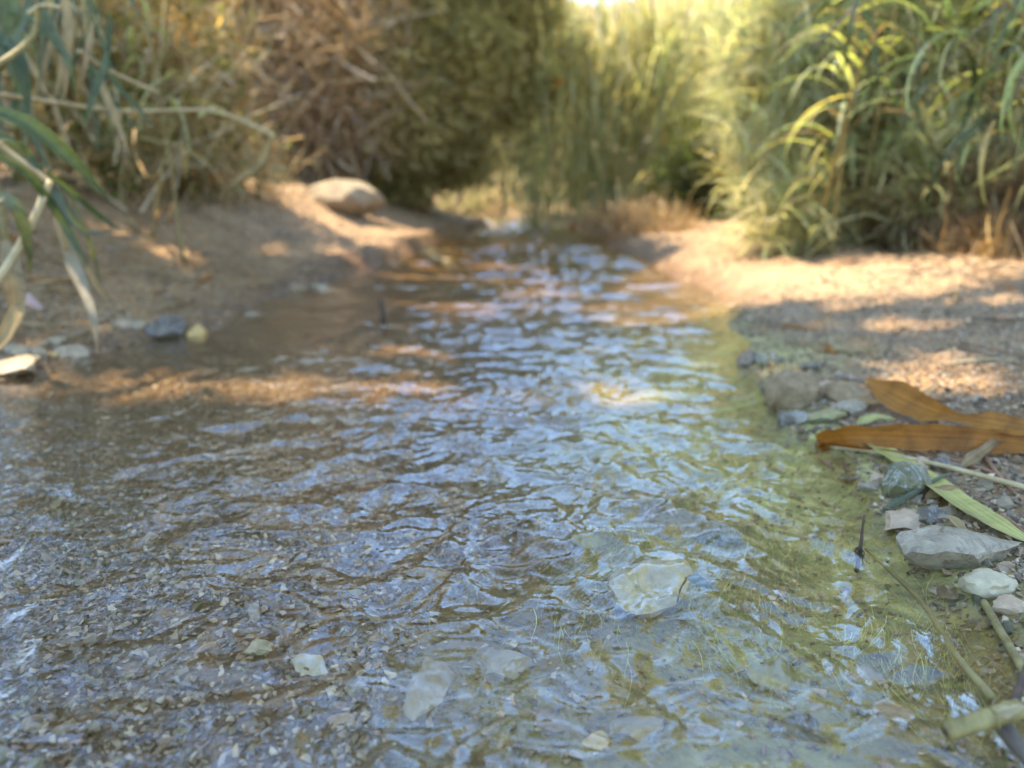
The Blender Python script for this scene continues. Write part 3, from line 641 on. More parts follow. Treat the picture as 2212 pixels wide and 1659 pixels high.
for k in range(34):
    px, py = (random.uniform(-10, 560), random.uniform(470, 690)) if k < 22 else (random.uniform(1620, 2220), random.uniform(620, 860))
    if k < 22 and py > 690-(px*.12): continue
    c = G(px, py); a = random.uniform(0, 6.28); L = random.uniform(.03, .085); dv = np.array([math.cos(a), math.sin(a)*.8, 0])*L
    pts = [c-dv, c+np.array([0, 0, random.uniform(.004, .014)]), c+dv]
    for q in pts: q[2] = max(q[2], tz(q[0], q[1])+.004)
    o = blade('litter_leaf', pts, random.uniform(.008, .02), (random.uniform(-.4, .4), -.4, 1), random.choice(['dryleaf', 'dryleaf', 'amberleaf']), n=9)
    tag(o, 'dry leaf scrap lying on the soil of the left bank' if k < 22 else 'dry leaf scrap lying on the sand of the right bank', 'leaf', 'leaf litter on the left bank' if k < 22 else 'leaf litter on the right bank')
# ------------------------------------------------------------------ foliage pieces
def leaf_arc(seed, segs=7, a0=50, a1=-60, fold=.15):
    """unit reed blade growing along +x and arching over"""
    r = random.Random(seed); a0 += r.uniform(-15, 15); a1 += r.uniform(-20, 15); x = z = 0; V = []
    for i in range(segs+1):
        s = i/segs; w = .055*min(1, 3*s+.35)*(1-s)**.7+.001; y = .05*math.sin(s*3+seed)
        V += [(x, y-w*.5, z+w*fold), (x, y, z), (x, y+w*.5, z+w*fold)]
        a = R(a0+(a1-a0)*s); x += math.cos(a)/segs; z += math.sin(a)/segs
    F = []
    for i in range(segs):
        b = i*3; F += [[b, b+1, b+4, b+3], [b+1, b+2, b+5, b+4]]
    return np.array(V), np.array(F)
ARCS = [leaf_arc(i, 7, *a) for i, a in enumerate([(45, -88), (55, -80), (30, -95), (60, -60), (15, -95), (45, -85)])]
STR = [leaf_arc(20+i, 4, *a) for i, a in enumerate([(80, 40), (70, 10), (85, 60), (60, -30)])]
def leafmeshes(mat):
    out = []
    for V, F in ARCS:
        me = npmesh('leaf', V, F, M[mat]); a = me.attributes.new('blade', 'FLOAT_VECTOR', 'POINT')
        a.data.foreach_set('vector', np.stack([V[:, 0]*.5, V[:, 1]*.5, V[:, 2]*0], 1).astype(np.float32).ravel()); out.append(me)
    return out
LM = {m: leafmeshes(m) for m in ('reedleaf', 'greenleaf', 'dryleaf')}
def reed(base, top, nleaf, llen, mat, label, group, name='giant_reed', drymix=.12, r=.009, stemmat='cane', lo=.12, bias=None):
    """one cane: a jointed stem and its leaf blades"""
    base = np.array(base); t = empty(name, base); d = np.array(top)-base; h = np.linalg.norm(d)
    mid = d*.5 + np.array([-d[0], -d[1], 0])*.12
    pa = smooth_path([np.zeros(3), mid, d], 16); V, F = tube_arr(pa, np.linspace(r, r*.35, 16)*(1+.15*(np.arange(16) % 3 == 0)), 6)
    link('stem', pymesh('stem', V, F, stemmat), t)
    for i in range(nleaf):
        s = lo+(1-lo)*(i+random.random()*.6)/nleaf; q = pa[min(15, int(s*15))]
        mm = 'dryleaf' if random.random() < drymix*(2.2-2*s) else mat
        o = link('leaf', random.choice(LM[mm]), t); L = llen*random.uniform(.7, 1.2)*(1-.25*abs(s-.6))
        az = i*2.6+random.uniform(-.6, .6)
        if bias is not None and random.random() < .55: az = bias+random.uniform(-.9, .9)
        o.location = q; o.rotation_euler = (random.uniform(-.35, .35), random.uniform(-.3, .25), az); o.scale = (L, L*random.uniform(.65, 1.1), L)
    return tag(t, label, 'reed', group)
def leafcloud(n, centre, rad, L, cols, protos=STR, up=.3, aspect=(1, 1, 1), shell=.5, ground=None):
    """n blades spread through an ellipsoid"""
    v = rng.normal(size=(n, 3)); v /= np.linalg.norm(v, axis=1)[:, None]; rr = rng.uniform(shell**3, 1, n)**(1/3)
    pos = np.array(centre) + v*rr[:, None]*np.array(rad)
    if ground is not None: pos[:, 2] = np.maximum(pos[:, 2], ground+.02)
    s = L*np.exp(rng.normal(0, .25, n)); scl = np.stack([s*aspect[0], s*aspect[1], s*aspect[2]], 1)
    rot = rotz(rng.uniform(0, 6.28, n)) @ roty(rng.normal(-up, .5, n)) @ rotx(rng.normal(0, .5, n))
    return scatter(protos, pos, rot, scl, pick(cols, n, .22))
def cat3(parts):
    V, F, T = [], [], []; o = 0
    for v, f, t in parts: V.append(v); F.append(f+o); T.append(t); o += len(v)
    return np.concatenate(V), np.concatenate(F), np.concatenate(T)
SPRIG = [(np.array([(0, -.06, 0), (.5, -.05, .05), (1, 0, 0), (.5, .05, .05)]), np.array([[0, 1, 2, 3]])), (np.array([(0, -.04, 0), (.45, -.09, -.05), (1, 0, .05), (.5, .06, .03)]), np.array([[0, 1, 2, 3]]))]
def tree(name, base, clumps, n, L, cols, label, trunk_to, tr=.06, cat='tree', group=None, limbs=5, up=.1, sprig=SPRIG, barkm='bark'):
    """trunk and limbs, crown of many small sprigs gathered in clumps; clumps = [(centre, radii, weight)]"""
    base = np.array(base, float); t = empty(name, base)
    V, F = tube_arr(smooth_path([np.zeros(3), (np.array(trunk_to)-base)*.5+(.05, 0, .03), np.array(trunk_to)-base], 14), np.linspace(tr, tr*.5, 14), 8)
    link('trunk', pymesh('trunk', V, F, barkm), t); top = np.array(trunk_to)-base
    big = sorted(clumps, key=lambda c: -c[2])[:limbs]
    for c in big:
        e = np.array(c[0])-base; s = top*random.uniform(.45, .95)
        V, F = tube_arr(smooth_path([s, (s+e)/2+rng.normal(0, .06, 3), e], 10), np.linspace(tr*.45, tr*.1, 10), 6); link('limb', pymesh('limb', V, F, barkm), t)
    W = sum(c[2] for c in clumps); parts = []
    for c in clumps:
        k = max(20, int(n*c[2]/W)); tint = np.array(cols)[rng.integers(0, len(cols), 3)]
        parts.append(leafcloud(k, c[0], c[1], L, [tuple(q) for q in tint], sprig, up, shell=.25))
    V, F, T = cat3(parts); o = link('crown', npmesh('crown', V-base, F, M['foliage'], T, False), t)
    return tag(t, label, cat, group)
def clumps_in(centre, rad, k, r, jitter=1):
    out = []
    for _ in range(k):
        v = rng.normal(size=3); v /= np.linalg.norm(v); v *= rng.uniform(.3, 1)
        q = np.array(centre)+v*np.array(rad); s = r*rng.uniform(.6, 1.3); out.append((q, (s, s, s*.8), s**2))
    return out
def twigs(n, centre, rad, L, cols, r=.003, up=.6):
    """tangle of bent dry twigs, as three-sided stalks"""
    Vs, Fs, Ts = [], [], []; K = 4
    v = rng.normal(size=(n, 3)); v /= np.linalg.norm(v, axis=1)[:, None]
    p = np.array(centre)+v*(rng.uniform(.05, 1, n)**(1/3))[:, None]*np.array(rad)
    d = rng.normal(size=(n, 3)); d[:, 2] += up; d /= np.linalg.norm(d, axis=1)[:, None]; ln = np.minimum(L*np.exp(rng.normal(0, .4, n)), 1.35*L)
    bend = rng.normal(0, .25, (n, 3)); a = np.cross(d, [.3, .2, .9]); a /= np.linalg.norm(a, axis=1)[:, None]; b = np.cross(a, d)
    V = np.zeros((n, K, 3, 3)); rr = r*np.exp(rng.normal(0, .4, n))
    for k in range(K):
        s = k/(K-1); c = p + d*(ln*(s-.5))[:, None] + bend*(ln*s*s)[:, None]
        for j in range(3):
            th = 2*math.pi*j/3; V[:, k, j] = c + (a*math.cos(th)+b*math.sin(th))*(rr*(1-.6*s))[:, None]
    q = np.array([[k*3+j, k*3+(j+1) % 3, (k+1)*3+(j+1) % 3, (k+1)*3+j] for k in range(K-1) for j in range(3)])
    F = ((np.arange(n)*K*3)[:, None, None]+q).reshape(-1, 4)
    return V.reshape(-1, 3), F, np.repeat(pick(cols, n, .2), K*3, 0)

OLIVE = [(.33, .285, .12), (.41, .35, .16), (.25, .21, .085), (.46, .39, .2)]
LIME = [(.40, .44, .20), (.46, .48, .25), (.34, .39, .19), (.52, .51, .32), (.49, .42, .25)]
PALE = [(.42, .38, .20), (.48, .43, .25), (.36, .34, .17), (.52, .46, .29)]
DRY = [(.26, .17, .09), (.34, .24, .14), (.18, .11, .06), (.40, .31, .20), (.22, .13, .07)]
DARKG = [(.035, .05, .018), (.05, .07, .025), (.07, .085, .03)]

# ------------------------------------------------------------------ right bank thicket
for i in range(20):
    px = 1745+i*27+random.uniform(-14, 14); Y = random.uniform(2.75, 3.6); p = at(px, 560, Y); b = (p[0], p[1], tz(p[0], p[1])-.01)
    top = (b[0]+random.uniform(-.35, .05), b[1]+random.uniform(-.7, .2), b[2]+random.uniform(.7, 1.9))
    reed(b, top, 24, .33, 'reedleaf', 'arching yellow green giant reed in the thicket on the right bank', 'giant reeds on the right bank', lo=.3, bias=math.pi)
for i in range(7):
    px = 1900+i*62; Y = random.uniform(2.0, 2.6); b = np.array(at(px+500, 560, Y)); b[2] = tz(b[0], b[1])
    tp = at(px-30+random.uniform(-40, 40), random.uniform(-150, 60), Y-.25)
    reed(b, tp, 20, .34, 'reedleaf' if i % 2 else 'greenleaf', 'tall reed leaning in over the stream at upper right', 'reeds leaning in from the right edge', lo=.3, bias=math.pi)
for pts, lb in [([(1990, -150, 2.25), (1900, -60, 2.15), (1830, 30, 2.1), (1744, 116, 2.05)], 'drooping leafy spray hanging in at the top right of the stream, the one further left'),
                ([(2330, -130, 2.1), (2210, -20, 2.0), (2120, 60, 1.95), (2032, 151, 1.9)], 'drooping leafy spray at the top right corner with dark hanging leaves'),
                ([(2400, -60, 2.0), (2290, 60, 1.95), (2220, 150, 1.9), (2160, 260, 1.88)], 'lowest drooping leafy spray at the right edge above the sand')]:
    pa = smooth_path([at(*q) for q in pts], 20); t = empty('hanging_spray', pa[0]); V, F = tube_arr(pa-pa[0], np.linspace(.006, .002, 20), 6); link('stem', pymesh('stem', V, F, 'bark'), t)
    for k in range(24):
        o = link('leaf', random.choice(LM[random.choice(['greenleaf', 'greenleaf', 'reedleaf'])]), t); o.location = pa[min(19, 3+int(k*.72))]-pa[0]; L = random.uniform(.2, .34)
        o.rotation_euler = (random.uniform(-.4, .4), random.uniform(.5, 1.1), random.uniform(-.9, .9)+(math.pi if random.random() < .6 else 0)); o.scale = (L, L*1.15, L)
    tag(t, lb, 'hanging branch')
parts = []
for i in range(34):
    px = random.uniform(1760, 2400); Y = random.uniform(3.0, 4.2); c = at(px, random.uniform(-100, 480), Y)
    parts.append(leafcloud(950, c, (.34, .3, .32), .20, LIME+PALE if random.random() < .75 else LIME+DRY, STR, random.choice([-1.0, -.8, -.5, .3]), shell=.1))
for i in range(26):
    c = at(random.uniform(1640, 1900), random.uniform(-60, 420), random.uniform(3.6, 4.3)); parts.append(leafcloud(520, c, (.30, .28, .30), .19, LIME+PALE[:2], STR, random.choice([-1.0, -.7, -.3]), shell=.1))
for i in range(30):
    c = at(random.uniform(1680, 2230), random.uniform(330, 530), random.uniform(2.9, 3.9)); parts.append(leafcloud(380, c, (.22, .2, .17), .16, LIME[:4]+PALE, STR, random.choice([-1.0, -.6, .3]), shell=.1))
V, F, T = cat3(parts); tag(link('reed_thicket', npmesh('reed_thicket', V, F, M['foliage'], T, False)), 'dense mass of yellow green reed leaves behind the right bank', 'thicket', None, 'stuff')
parts = [leafcloud(600, at(px, py, Y), (.25, .2, .12), .12, DRY, STR, .6, shell=.05) for px, py, Y in [(1950, 530, 3.1), (2080, 500, 3.0), (2200, 480, 2.9), (1830, 520, 3.3), (2150, 560, 2.7), (2000, 430, 3.0), (2120, 420, 2.9), (2220, 400, 2.8), (2050, 560, 2.9), (1900, 470, 3.15), (2230, 560, 2.6), (1420, 500, 4.6), (1330, 500, 5.0)]]
V, F, T = cat3(parts); tag(link('dead_leaves', npmesh('dead_leaves', V, F, M['foliage'], T, False)), 'rusty dead leaves heaped under the right thicket', 'dead leaves', None, 'stuff')

# ------------------------------------------------------------------ far centre: bright reeds, pale bush, dark sprigs as hollow shade, dark bush
for i in range(16):
    px = 1150+i*30+random.uniform(-10, 10); Y = random.uniform(6.2, 8.0); p = at(px, 480, Y); b = (p[0], p[1], tz(p[0], p[1]))
    tp = at(px+random.uniform(-30, 30), random.uniform(30, 230), Y-.2)
    t = empty('giant_reed', b); d = np.array(tp)-np.array(b)
    V, F = tube_arr(smooth_path([np.zeros(3), d*.5+(.03, 0, 0), d], 10), np.linspace(.012, .004, 10), 5); link('stem', pymesh('stem', V, F, 'cane'), t)
    n = 420; s = rng.uniform(.03, 1, n); pos = d*s[:, None]+rng.normal(0, .16, (n, 3)); sc = .36*np.exp(rng.normal(0, .25, n))
    V, F, T = scatter(STR, pos, rotz(rng.uniform(0, 6.28, n)) @ roty(rng.normal(-.1, .4, n)), np.stack([sc]*3, 1), pick([tuple(.84*q for q in c) for c in LIME]+PALE[:2]+OLIVE[:2], n, .2))
    link('foliage', npmesh('foliage', V, F, M['foliage'], T, False), t)
    tag(t, 'bright green reed at the far bend of the stream', 'reed', 'reeds at the far bend')
tree('tamarisk_bush', (2.6, 10.5, .6), [(at(px, py, Y), (.7, .5, .5), w) for px, py, Y, w in [(1500, 60, 9.5, 3), (1600, 100, 9, 3), (1420, 160, 9.5, 2), (1640, 200, 8.5, 2), (1530, 200, 9, 3), (1690, 60, 8.5, 3), (1590, -60, 9.2, 3), (1760, -40, 8.5, 3), (1480, -10, 10, 2)]],
     11000, .10, PALE, 'pale olive tamarisk bush beyond the far reeds', (2.7, 10.3, 1.9), .07, 'bush')
tree('tamarisk_tree', (3.4, 5.4, tz(3.4, 5.4)), [(c, (r, r, r*.8), r*r) for c, r in [(np.array(q[:3]), q[3]) for q in [(2.4, 5.6, 2.4, .7), (3.2, 5.4, 2.9, .8), (4.0, 5.0, 2.5, .8), (2.6, 5.4, 3.6, .8), (3.6, 5.2, 4.0, .9), (2.9, 5.5, 4.8, .9), (4.4, 4.6, 3.5, .9), (3.8, 5.0, 5.3, .9), (2.7, 4.6, 2.6, .6), (3.6, 4.0, 2.4, .7), (3.2, 4.4, 3.6, .8), (4.2, 3.6, 3.2, .9), (3.0, 4.8, 5.6, .7), (4.6, 3.2, 4.4, .9), (3.9, 2.8, 2.6, .8), (3.4, 3.6, 4.9, .8)]]],
     45000, .13, LIME+PALE, 'tall pale tamarisk tree added behind the right thicket to mirror in the water', (3.3, 5.2, 3.6), .09, limbs=9)  # added for what the water on the right reflects
tree('pale_shrub', (.1, 11.6, .6), [(at(px, py, Y), (.5, .4, .4), 1) for px, py, Y in [(1080, 150, 11), (1140, 230, 11), (1060, 260, 11), (1180, 130, 11.5), (1120, 330, 10.5), (1200, 300, 11), (1050, 370, 10.5), (1020, 180, 11), (1250, 200, 11), (1200, 60, 11.5)]],
     15000, .13, PALE+OLIVE[:2], 'pale olive shrub showing past the edge of the dark tree', (.15, 11.5, 1.5), .05, 'shrub')
tree('hollow_shade', tuple(at(990, 420, 7.4)*(1, 1, 0)+(0, 0, .2)), [(at(px, py, 7.4), (.24, .2, .16), 1) for px, py in [(980, 370), (1010, 375), (950, 380), (990, 345)]],
     4500, .09, DARKG, 'almost black clump standing in for shade in the hollow under the leaning tree', tuple(at(985, 390, 7.4)), .02, 'shrub', None, 3, .4)  # dark sprigs stand in for the deep shade under the tree
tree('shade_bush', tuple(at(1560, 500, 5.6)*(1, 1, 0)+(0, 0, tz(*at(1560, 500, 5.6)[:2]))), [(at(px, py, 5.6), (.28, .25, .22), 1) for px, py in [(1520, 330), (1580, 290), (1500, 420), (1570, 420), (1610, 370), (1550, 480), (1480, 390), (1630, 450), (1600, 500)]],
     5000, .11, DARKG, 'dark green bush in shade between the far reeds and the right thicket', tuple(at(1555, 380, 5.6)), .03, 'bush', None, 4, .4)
tree('far_scrub', tuple(P(1080, 440, .1)*(1, 0, 0)+(0, 9.5, .25)), [(at(px, py, Y), (.35, .3, .25), 1) for px, py, Y in [(1000, 440, 9.2), (1060, 430, 9.5), (1110, 430, 9), (960, 430, 9.4), (1090, 400, 9.6)]],
     3000, .10, DRY+PALE, 'tan dry scrub closing off the far bend', tuple(at(1050, 430, 9.5)), .03, 'scrub', None, 4, .5)

# ------------------------------------------------------------------ left bank: tree, dry brush, near canes
lt = at(840, 430, 6.3); lt[2] = tz(lt[0], lt[1])
cl = []
for px, py, Y, r, w in [(900, 60, 6, .5, 4), (1010, 60, 6.2, .5, 4), (1090, -40, 6.3, .42, 3), (1100, 50, 6.4, .33, 2), (820, 160, 5.8, .5, 4), (960, 190, 6, .5, 4), (1050, 200, 6.3, .38, 2), (880, 280, 5.8, .42, 3), (980, 290, 6.1, .36, 2), (820, 310, 5.9, .36, 3),
                     (740, 40, 6.5, .4, 2), (860, 380, 5.9, .3, 2), (930, 370, 6.2, .26, 1.5), (800, -80, 6, .6, 4), (960, -100, 6.2, .6, 4), (1000, 120, 5.9, .4, 3), (1130, 10, 6.5, .3, 1.5)]:
    cl.append((at(px, py, Y), (r, r, r*.8), w))
for px, py, Y, r, w in [(560, -260, 7.6, .9, 4), (640, -560, 7.6, 1., 4), (420, -420, 8, 1, 4), (480, -800, 8, 1, 4)]:  # high clumps out of view, added for their dark reflection in the water
    cl.append((at(px, py, Y), (r, r, r*.8), w))
cl += [(at(1160, 15, 6.5), (.24, .22, .2), 1.6), (at(1150, 195, 6.4), (.2, .2, .16), 1.1)]
for px, py in [(1150, 90), (1110, 230), (1060, 330), (1190, 40), (1190, 170), (1010, 400), (1120, 300)]:
    cl.append((at(px, py, 6.3), (.36, .3, .3), .45))
for k in range(34):
    t_ = random.random(); r = random.uniform(.08, .19)
    cl.append((at(1180-220*t_**1.3+random.uniform(-60, 30), -40+400*t_, random.uniform(5.9, 6.5)), (r, r, r*1.1), r*r*3.5))
tree('tamarisk_tree', lt, cl, 75000, .10, OLIVE, 'dark olive tamarisk tree hanging over the left bank behind the boulder', tuple(at(860, 120, 6.3)), .09, limbs=9)
def brush(name, base_px, spots, ntw, L, cols, label, leafn=0, r=.003, leafcols=None, ll=.07):
    b = G(*base_px); t = empty(name, b); parts = [twigs(ntw, c, rd, L, cols, r) for c, rd in spots]
    V, F, T = cat3(parts); link('twigs', npmesh('twigs', V-b, F, M['twig'], T), t)['kind'] = 'stuff'
    if leafn:
        V, F, T = cat3([leafcloud(leafn, c, rd, ll, leafcols or cols, SPRIG, .1, shell=.05) for c, rd in spots]); link('withered_leaves', npmesh('withered_leaves', V-b, F, M['foliage'], T, False), t)['kind'] = 'stuff'
    return tag(t, label, 'brush')
BROWN = [(.30, .175, .075), (.40, .25, .12), (.21, .12, .05), (.50, .36, .21), (.58, .45, .32)]
brush('dry_brush', (640, 420), [(at(px, py, Y), (.48, .35, .36)) for px, py, Y in [(620, 60, 5.6), (700, 150, 5.5), (560, 180, 5.4), (660, 270, 5.6), (750, 250, 5.6), (740, 50, 5.6), (600, 350, 5.6), (520, 40, 5.5), (700, 345, 6.0), (620, -60, 5.8), (780, 350, 6.3)]],
      480, .38, BROWN, 'tangle of brown dead brush between left tree and dry grass', 900, .004, BROWN, .06)
brush('dry_brush', (330, 420), [(at(px, py, Y), (.34, .3, .26)) for px, py, Y in [(300, 100, 3.5), (380, 200, 3.6), (250, 260, 3.3), (420, 320, 3.7), (330, 350, 3.4), (160, 120, 3.2), (480, 360, 3.9), (200, 350, 3.1), (60, 200, 3.3), (400, 60, 3.8), (150, -20, 3.4)]],
      170, .32, [(.42, .27, .11), (.33, .20, .08), (.50, .36, .18), (.20, .17, .05), (.58, .45, .27)], 'tan dry grass and stalks on top of the left bank', 420, .0035, [(.42, .27, .10), (.50, .36, .16), (.16, .19, .04), (.13, .16, .035), (.36, .20, .07)], .10)
for i in range(9):
    p = at(-190+i*26+random.uniform(-15, 15), 560, random.uniform(2.0, 2.6)); b = (p[0], p[1], tz(p[0], p[1])-.01)
    reed(b, (b[0]+random.uniform(-.2, .15), b[1]+random.uniform(.0, .3), b[2]+random.uniform(1.1, 1.7)), 20, .36, 'greenleaf', 'tall dark green reed at the left edge behind the near cane clump', 'reeds at the left edge', drymix=.25, lo=.22)
for i in range(7):
    p = at(20+i*62+random.uniform(-20, 20), 560, random.uniform(2.6, 3.4)); b = (p[0], p[1], tz(p[0], p[1])-.01)
    reed(b, (b[0]+random.uniform(-.1, .4), b[1]+random.uniform(-.2, .2), b[2]+random.uniform(.4, .9)), 11, .34, 'reedleaf', 'low mixed green and dry reed among the tan grass on the left bank', 'low reeds on the left bank', drymix=.6, lo=.1, r=.006)
# dark shrub behind it all at upper left; tall clumps added for reflections
tree('dark_shrub', (-3.2, 5.2, .5), [(at(px, py, Y), (.6, .5, .5), 1) for px, py, Y in [(100, 60, 5), (250, 20, 5.2), (380, 40, 5.4), (60, 250, 5), (220, 200, 5), (350, 220, 5.4), (480, 120, 5.8), (420, -80, 5.6), (150, -120, 5.2), (-60, 120, 4.8), (480, 280, 6), (0, -300, 7), (250, -300, 7.4), (-300, -200, 6.4), (-300, 150, 5.4), (0, -600, 7), (250, -650, 7.4), (-400, -600, 6.4), (100, -1000, 7), (-200, -950, 6.4), (-700, -300, 5.4), (-700, 100, 4.8)]],
     20000, .12, DARKG+OLIVE, 'dark green shrub at the back of the left bank', (-3.0, 5.2, 1.6), .05, 'shrub')

def lp(px, py, Y): return at(px, py, Y)
# near cane plant: big green blades and bent dry canes
t = empty('cane_plant', G(-60, 640)); B0 = np.array(t.location)
def pb(path, w, mat, nrm=(0.3, -.8, .5), **kw): return blade('leaf', [np.array(q)-B0 for q in path], w*(.72 if mat == 'greenleaf' else 1), nrm, mat, parent=t, **kw)
def ps(path, r0, r1, mat='straw', **kw): return stem('stem', [np.array(q)-B0 for q in path], r0, r1, mat, t, **kw)
for (pts, w, m) in [
    ([(-60, 230, 1.5), (60, 270, 1.55), (160, 350, 1.6), (235, 430, 1.65)], .045, 'greenleaf'), ([(-40, 270, 1.45), (40, 330, 1.5), (120, 420, 1.5), (180, 500, 1.52), (260, 500, 1.6)], .03, 'greenleaf'),
    ([(-40, 190, 1.6), (20, 100, 1.7), (60, 20, 1.7), (90, -80, 1.75)], .035, 'greenleaf'), ([(70, -60, 1.7), (110, 60, 1.7), (150, 140, 1.7), (165, 210, 1.72)], .022, 'greenleaf'),
    ([(-60, 60, 1.7), (20, 100, 1.7), (55, 180, 1.7), (65, 280, 1.7)], .04, 'greenleaf'), ([(20, -40, 1.8), (30, 60, 1.8), (45, 160, 1.8), (40, 260, 1.8)], .05, 'greenleaf'),
    ([(-30, 320, 1.4), (60, 380, 1.45), (130, 470, 1.5), (170, 540, 1.5), (190, 580, 1.5)], .022, 'greenleaf'), ([(100, 370, 1.5), (170, 430, 1.55), (230, 480, 1.6), (285, 505, 1.6)], .018, 'greenleaf'),
    ([(-60, 20, 1.75), (10, 20, 1.8), (90, 60, 1.8), (140, 130, 1.8)], .03, 'greenleaf'), ([(150, 420, 1.55), (185, 500, 1.55), (205, 560, 1.56), (220, 630, 1.58)], .012, 'greenleaf'),
    ([(-30, 420, 1.4), (30, 440, 1.4), (60, 520, 1.42), (66, 600, 1.44)], .03, 'greenleaf'), ([(-50, 330, 1.4), (10, 300, 1.45), (60, 330, 1.5), (90, 370, 1.5)], .022, 'greenleaf'),
    ([(120, 400, 1.55), (135, 480, 1.55), (155, 560, 1.55), (200, 680, 1.5), (212, 768, 1.5)], .024, 'greyleaf'),
    ([(10, 520, 1.45), (28, 590, 1.45), (36, 660, 1.46), (20, 720, 1.46)], .034, 'greyleaf'), ([(52, 640, 1.45), (30, 690, 1.42), (0, 740, 1.4), (-30, 770, 1.38)], .026, 'dryleaf'),
    ([(150, 480, 1.55), (178, 560, 1.55), (225, 640, 1.56), (260, 690, 1.56)], .010, 'dryleaf')]:
    pb([lp(*q) for q in pts], w, m, wfun=lambda s: min(1, 3*s+.4)*min(1, 2.2*(1-s)+.05))
for pts, r0, r1, m in [
    ([(-30, 290, 1.45), (40, 345, 1.47), (100, 390, 1.5), (108, 400, 1.5)], .006, .006, 'straw'), ([(108, 392, 1.5), (70, 480, 1.45), (20, 570, 1.4), (-30, 640, 1.36)], .0075, .008, 'straw'),
    ([(100, 388, 1.5), (122, 420, 1.52), (128, 470, 1.53), (145, 540, 1.54)], .0055, .004, 'straw'),
    ([(-20, 150, 1.6), (45, 105, 1.65), (78, 60, 1.7), (80, 22, 1.7)], .007, .005, 'cane'), ([(62, 30, 1.7), (90, 12, 1.7), (130, 16, 1.7)], .005, .004, 'straw'),
    ([(-30, 200, 1.7), (120, 222, 1.9), (260, 240, 2.1), (400, 238, 2.3), (480, 236, 2.4)], .006, .005, 'straw'),
    ([(170, 110, 1.9), (230, 150, 2.0), (340, 200, 2.1)], .006, .004, 'straw'), ([(175, -20, 1.9), (185, 40, 1.9), (190, 100, 1.9)], .006, .005, 'cane')]:
    ps([lp(*q) for q in pts], r0, r1, m)
for k in range(46):
    x = random.uniform(-60, 240); y = random.uniform(-60, 330)*(1-.3*(x > 120)); Y = random.uniform(1.85, 2.3); dx = random.uniform(-60, 90); L = random.uniform(120, 260)
    pb([lp(x, y-L*.4, Y), lp(x+dx*.3, y-L*.1, Y-.03), lp(x+dx*.8, y+L*.25, Y-.06), lp(x+dx*1.2, y+L*.6, Y-.06)], random.uniform(.010, .024), random.choice(['greenleaf', 'greenleaf', 'greenleaf', 'dryleaf']), n=10, wfun=lambda s: min(1, 3*s+.4)*min(1, 2.2*(1-s)+.05))
tag(t, 'near cane clump at left with long green blades and bent dry stalks', 'cane plant')
t = empty('bent_cane', G(560, 440)); B0 = np.array(t.location)
for pts, r0, r1 in [([(455, 235, 2.45), (520, 262, 2.55), (575, 285, 2.6), (590, 298, 2.6)], .009, .009), ([(590, 292, 2.6), (575, 335, 2.7), (545, 365, 2.75), (500, 400, 2.8)], .0085, .007), ([(588, 300, 2.6), (572, 345, 2.65), (570, 390, 2.75), (560, 425, 2.8)], .006, .005)]:
    ps([lp(*q) for q in pts], r0, r1)
for pts, w in [([(585, 300, 2.6), (560, 350, 2.62), (520, 385, 2.65), (480, 410, 2.7)], .03), ([(575, 330, 2.65), (590, 380, 2.7), (610, 410, 2.75)], .025)]:
    pb([lp(*q) for q in pts], w, 'dryleaf')
pb([lp(430, 250, 2.4), lp(450, 240, 2.4), lp(490, 248, 2.45)], .02, 'paleleaf')
tag(t, 'pale broken cane bent sharply down to the left bank', 'cane')
o = blade('fallen_leaf', [lp(48, 645, 1.62), lp(66, 652, 1.6), lp(92, 668, 1.58)], .03, (0, -.7, .7), 'pinkleaf', 'pinkish fallen leaf on the soil under the dry canes')
for k, (pts, w, m, lb) in enumerate([([(35, 705), (90, 712), (150, 708), (195, 700)], .008, 'dryleaf', 'thin tan leaf across the soil behind the hanging grey leaf'), ([(130, 740), (180, 728), (225, 715)], .012, 'dryleaf', 'tan leaf on the soil between beige stone and grey leaf'),
        ([(330, 680), (390, 662), (440, 650)], .016, 'dryleaf', 'straw coloured leaf above the dark stone'), ([(80, 760), (140, 735), (200, 720)], .012, 'greyleaf', 'greyish leaf lying over the left shore stones')]):
    blade('fallen_leaf', [g(a, b, .010) for a, b in pts], w, (0, -.5, 1), m, lb)
for (px, py, lb) in [(470, 388, 'orange dead leaf on top of the left bank'), (1242, 490, 'orange dead leaf at the foot of the far reeds'), (1210, 178, 'orange withered leaf hanging in the far reeds')]:
    Y = 3.4 if px < 600 else 5.4 if py > 300 else 6.0
    c = at(px, py, Y); blade('orange_leaf', [c+(-.03, 0, -.02), c+(0, -.02, .01), c+(.035, 0, .0)], .05, (0, -.8, .5), 'amberleaf', lb)
b = G(950, 448); o = stem('driftwood', [b+(-.08, 0, .03), b+(.0, .0, .04), b+(.14, .02, .07)], .03, .02, 'bark', n=12); tag(o, 'short brown driftwood piece beside the pale round rock', 'driftwood')

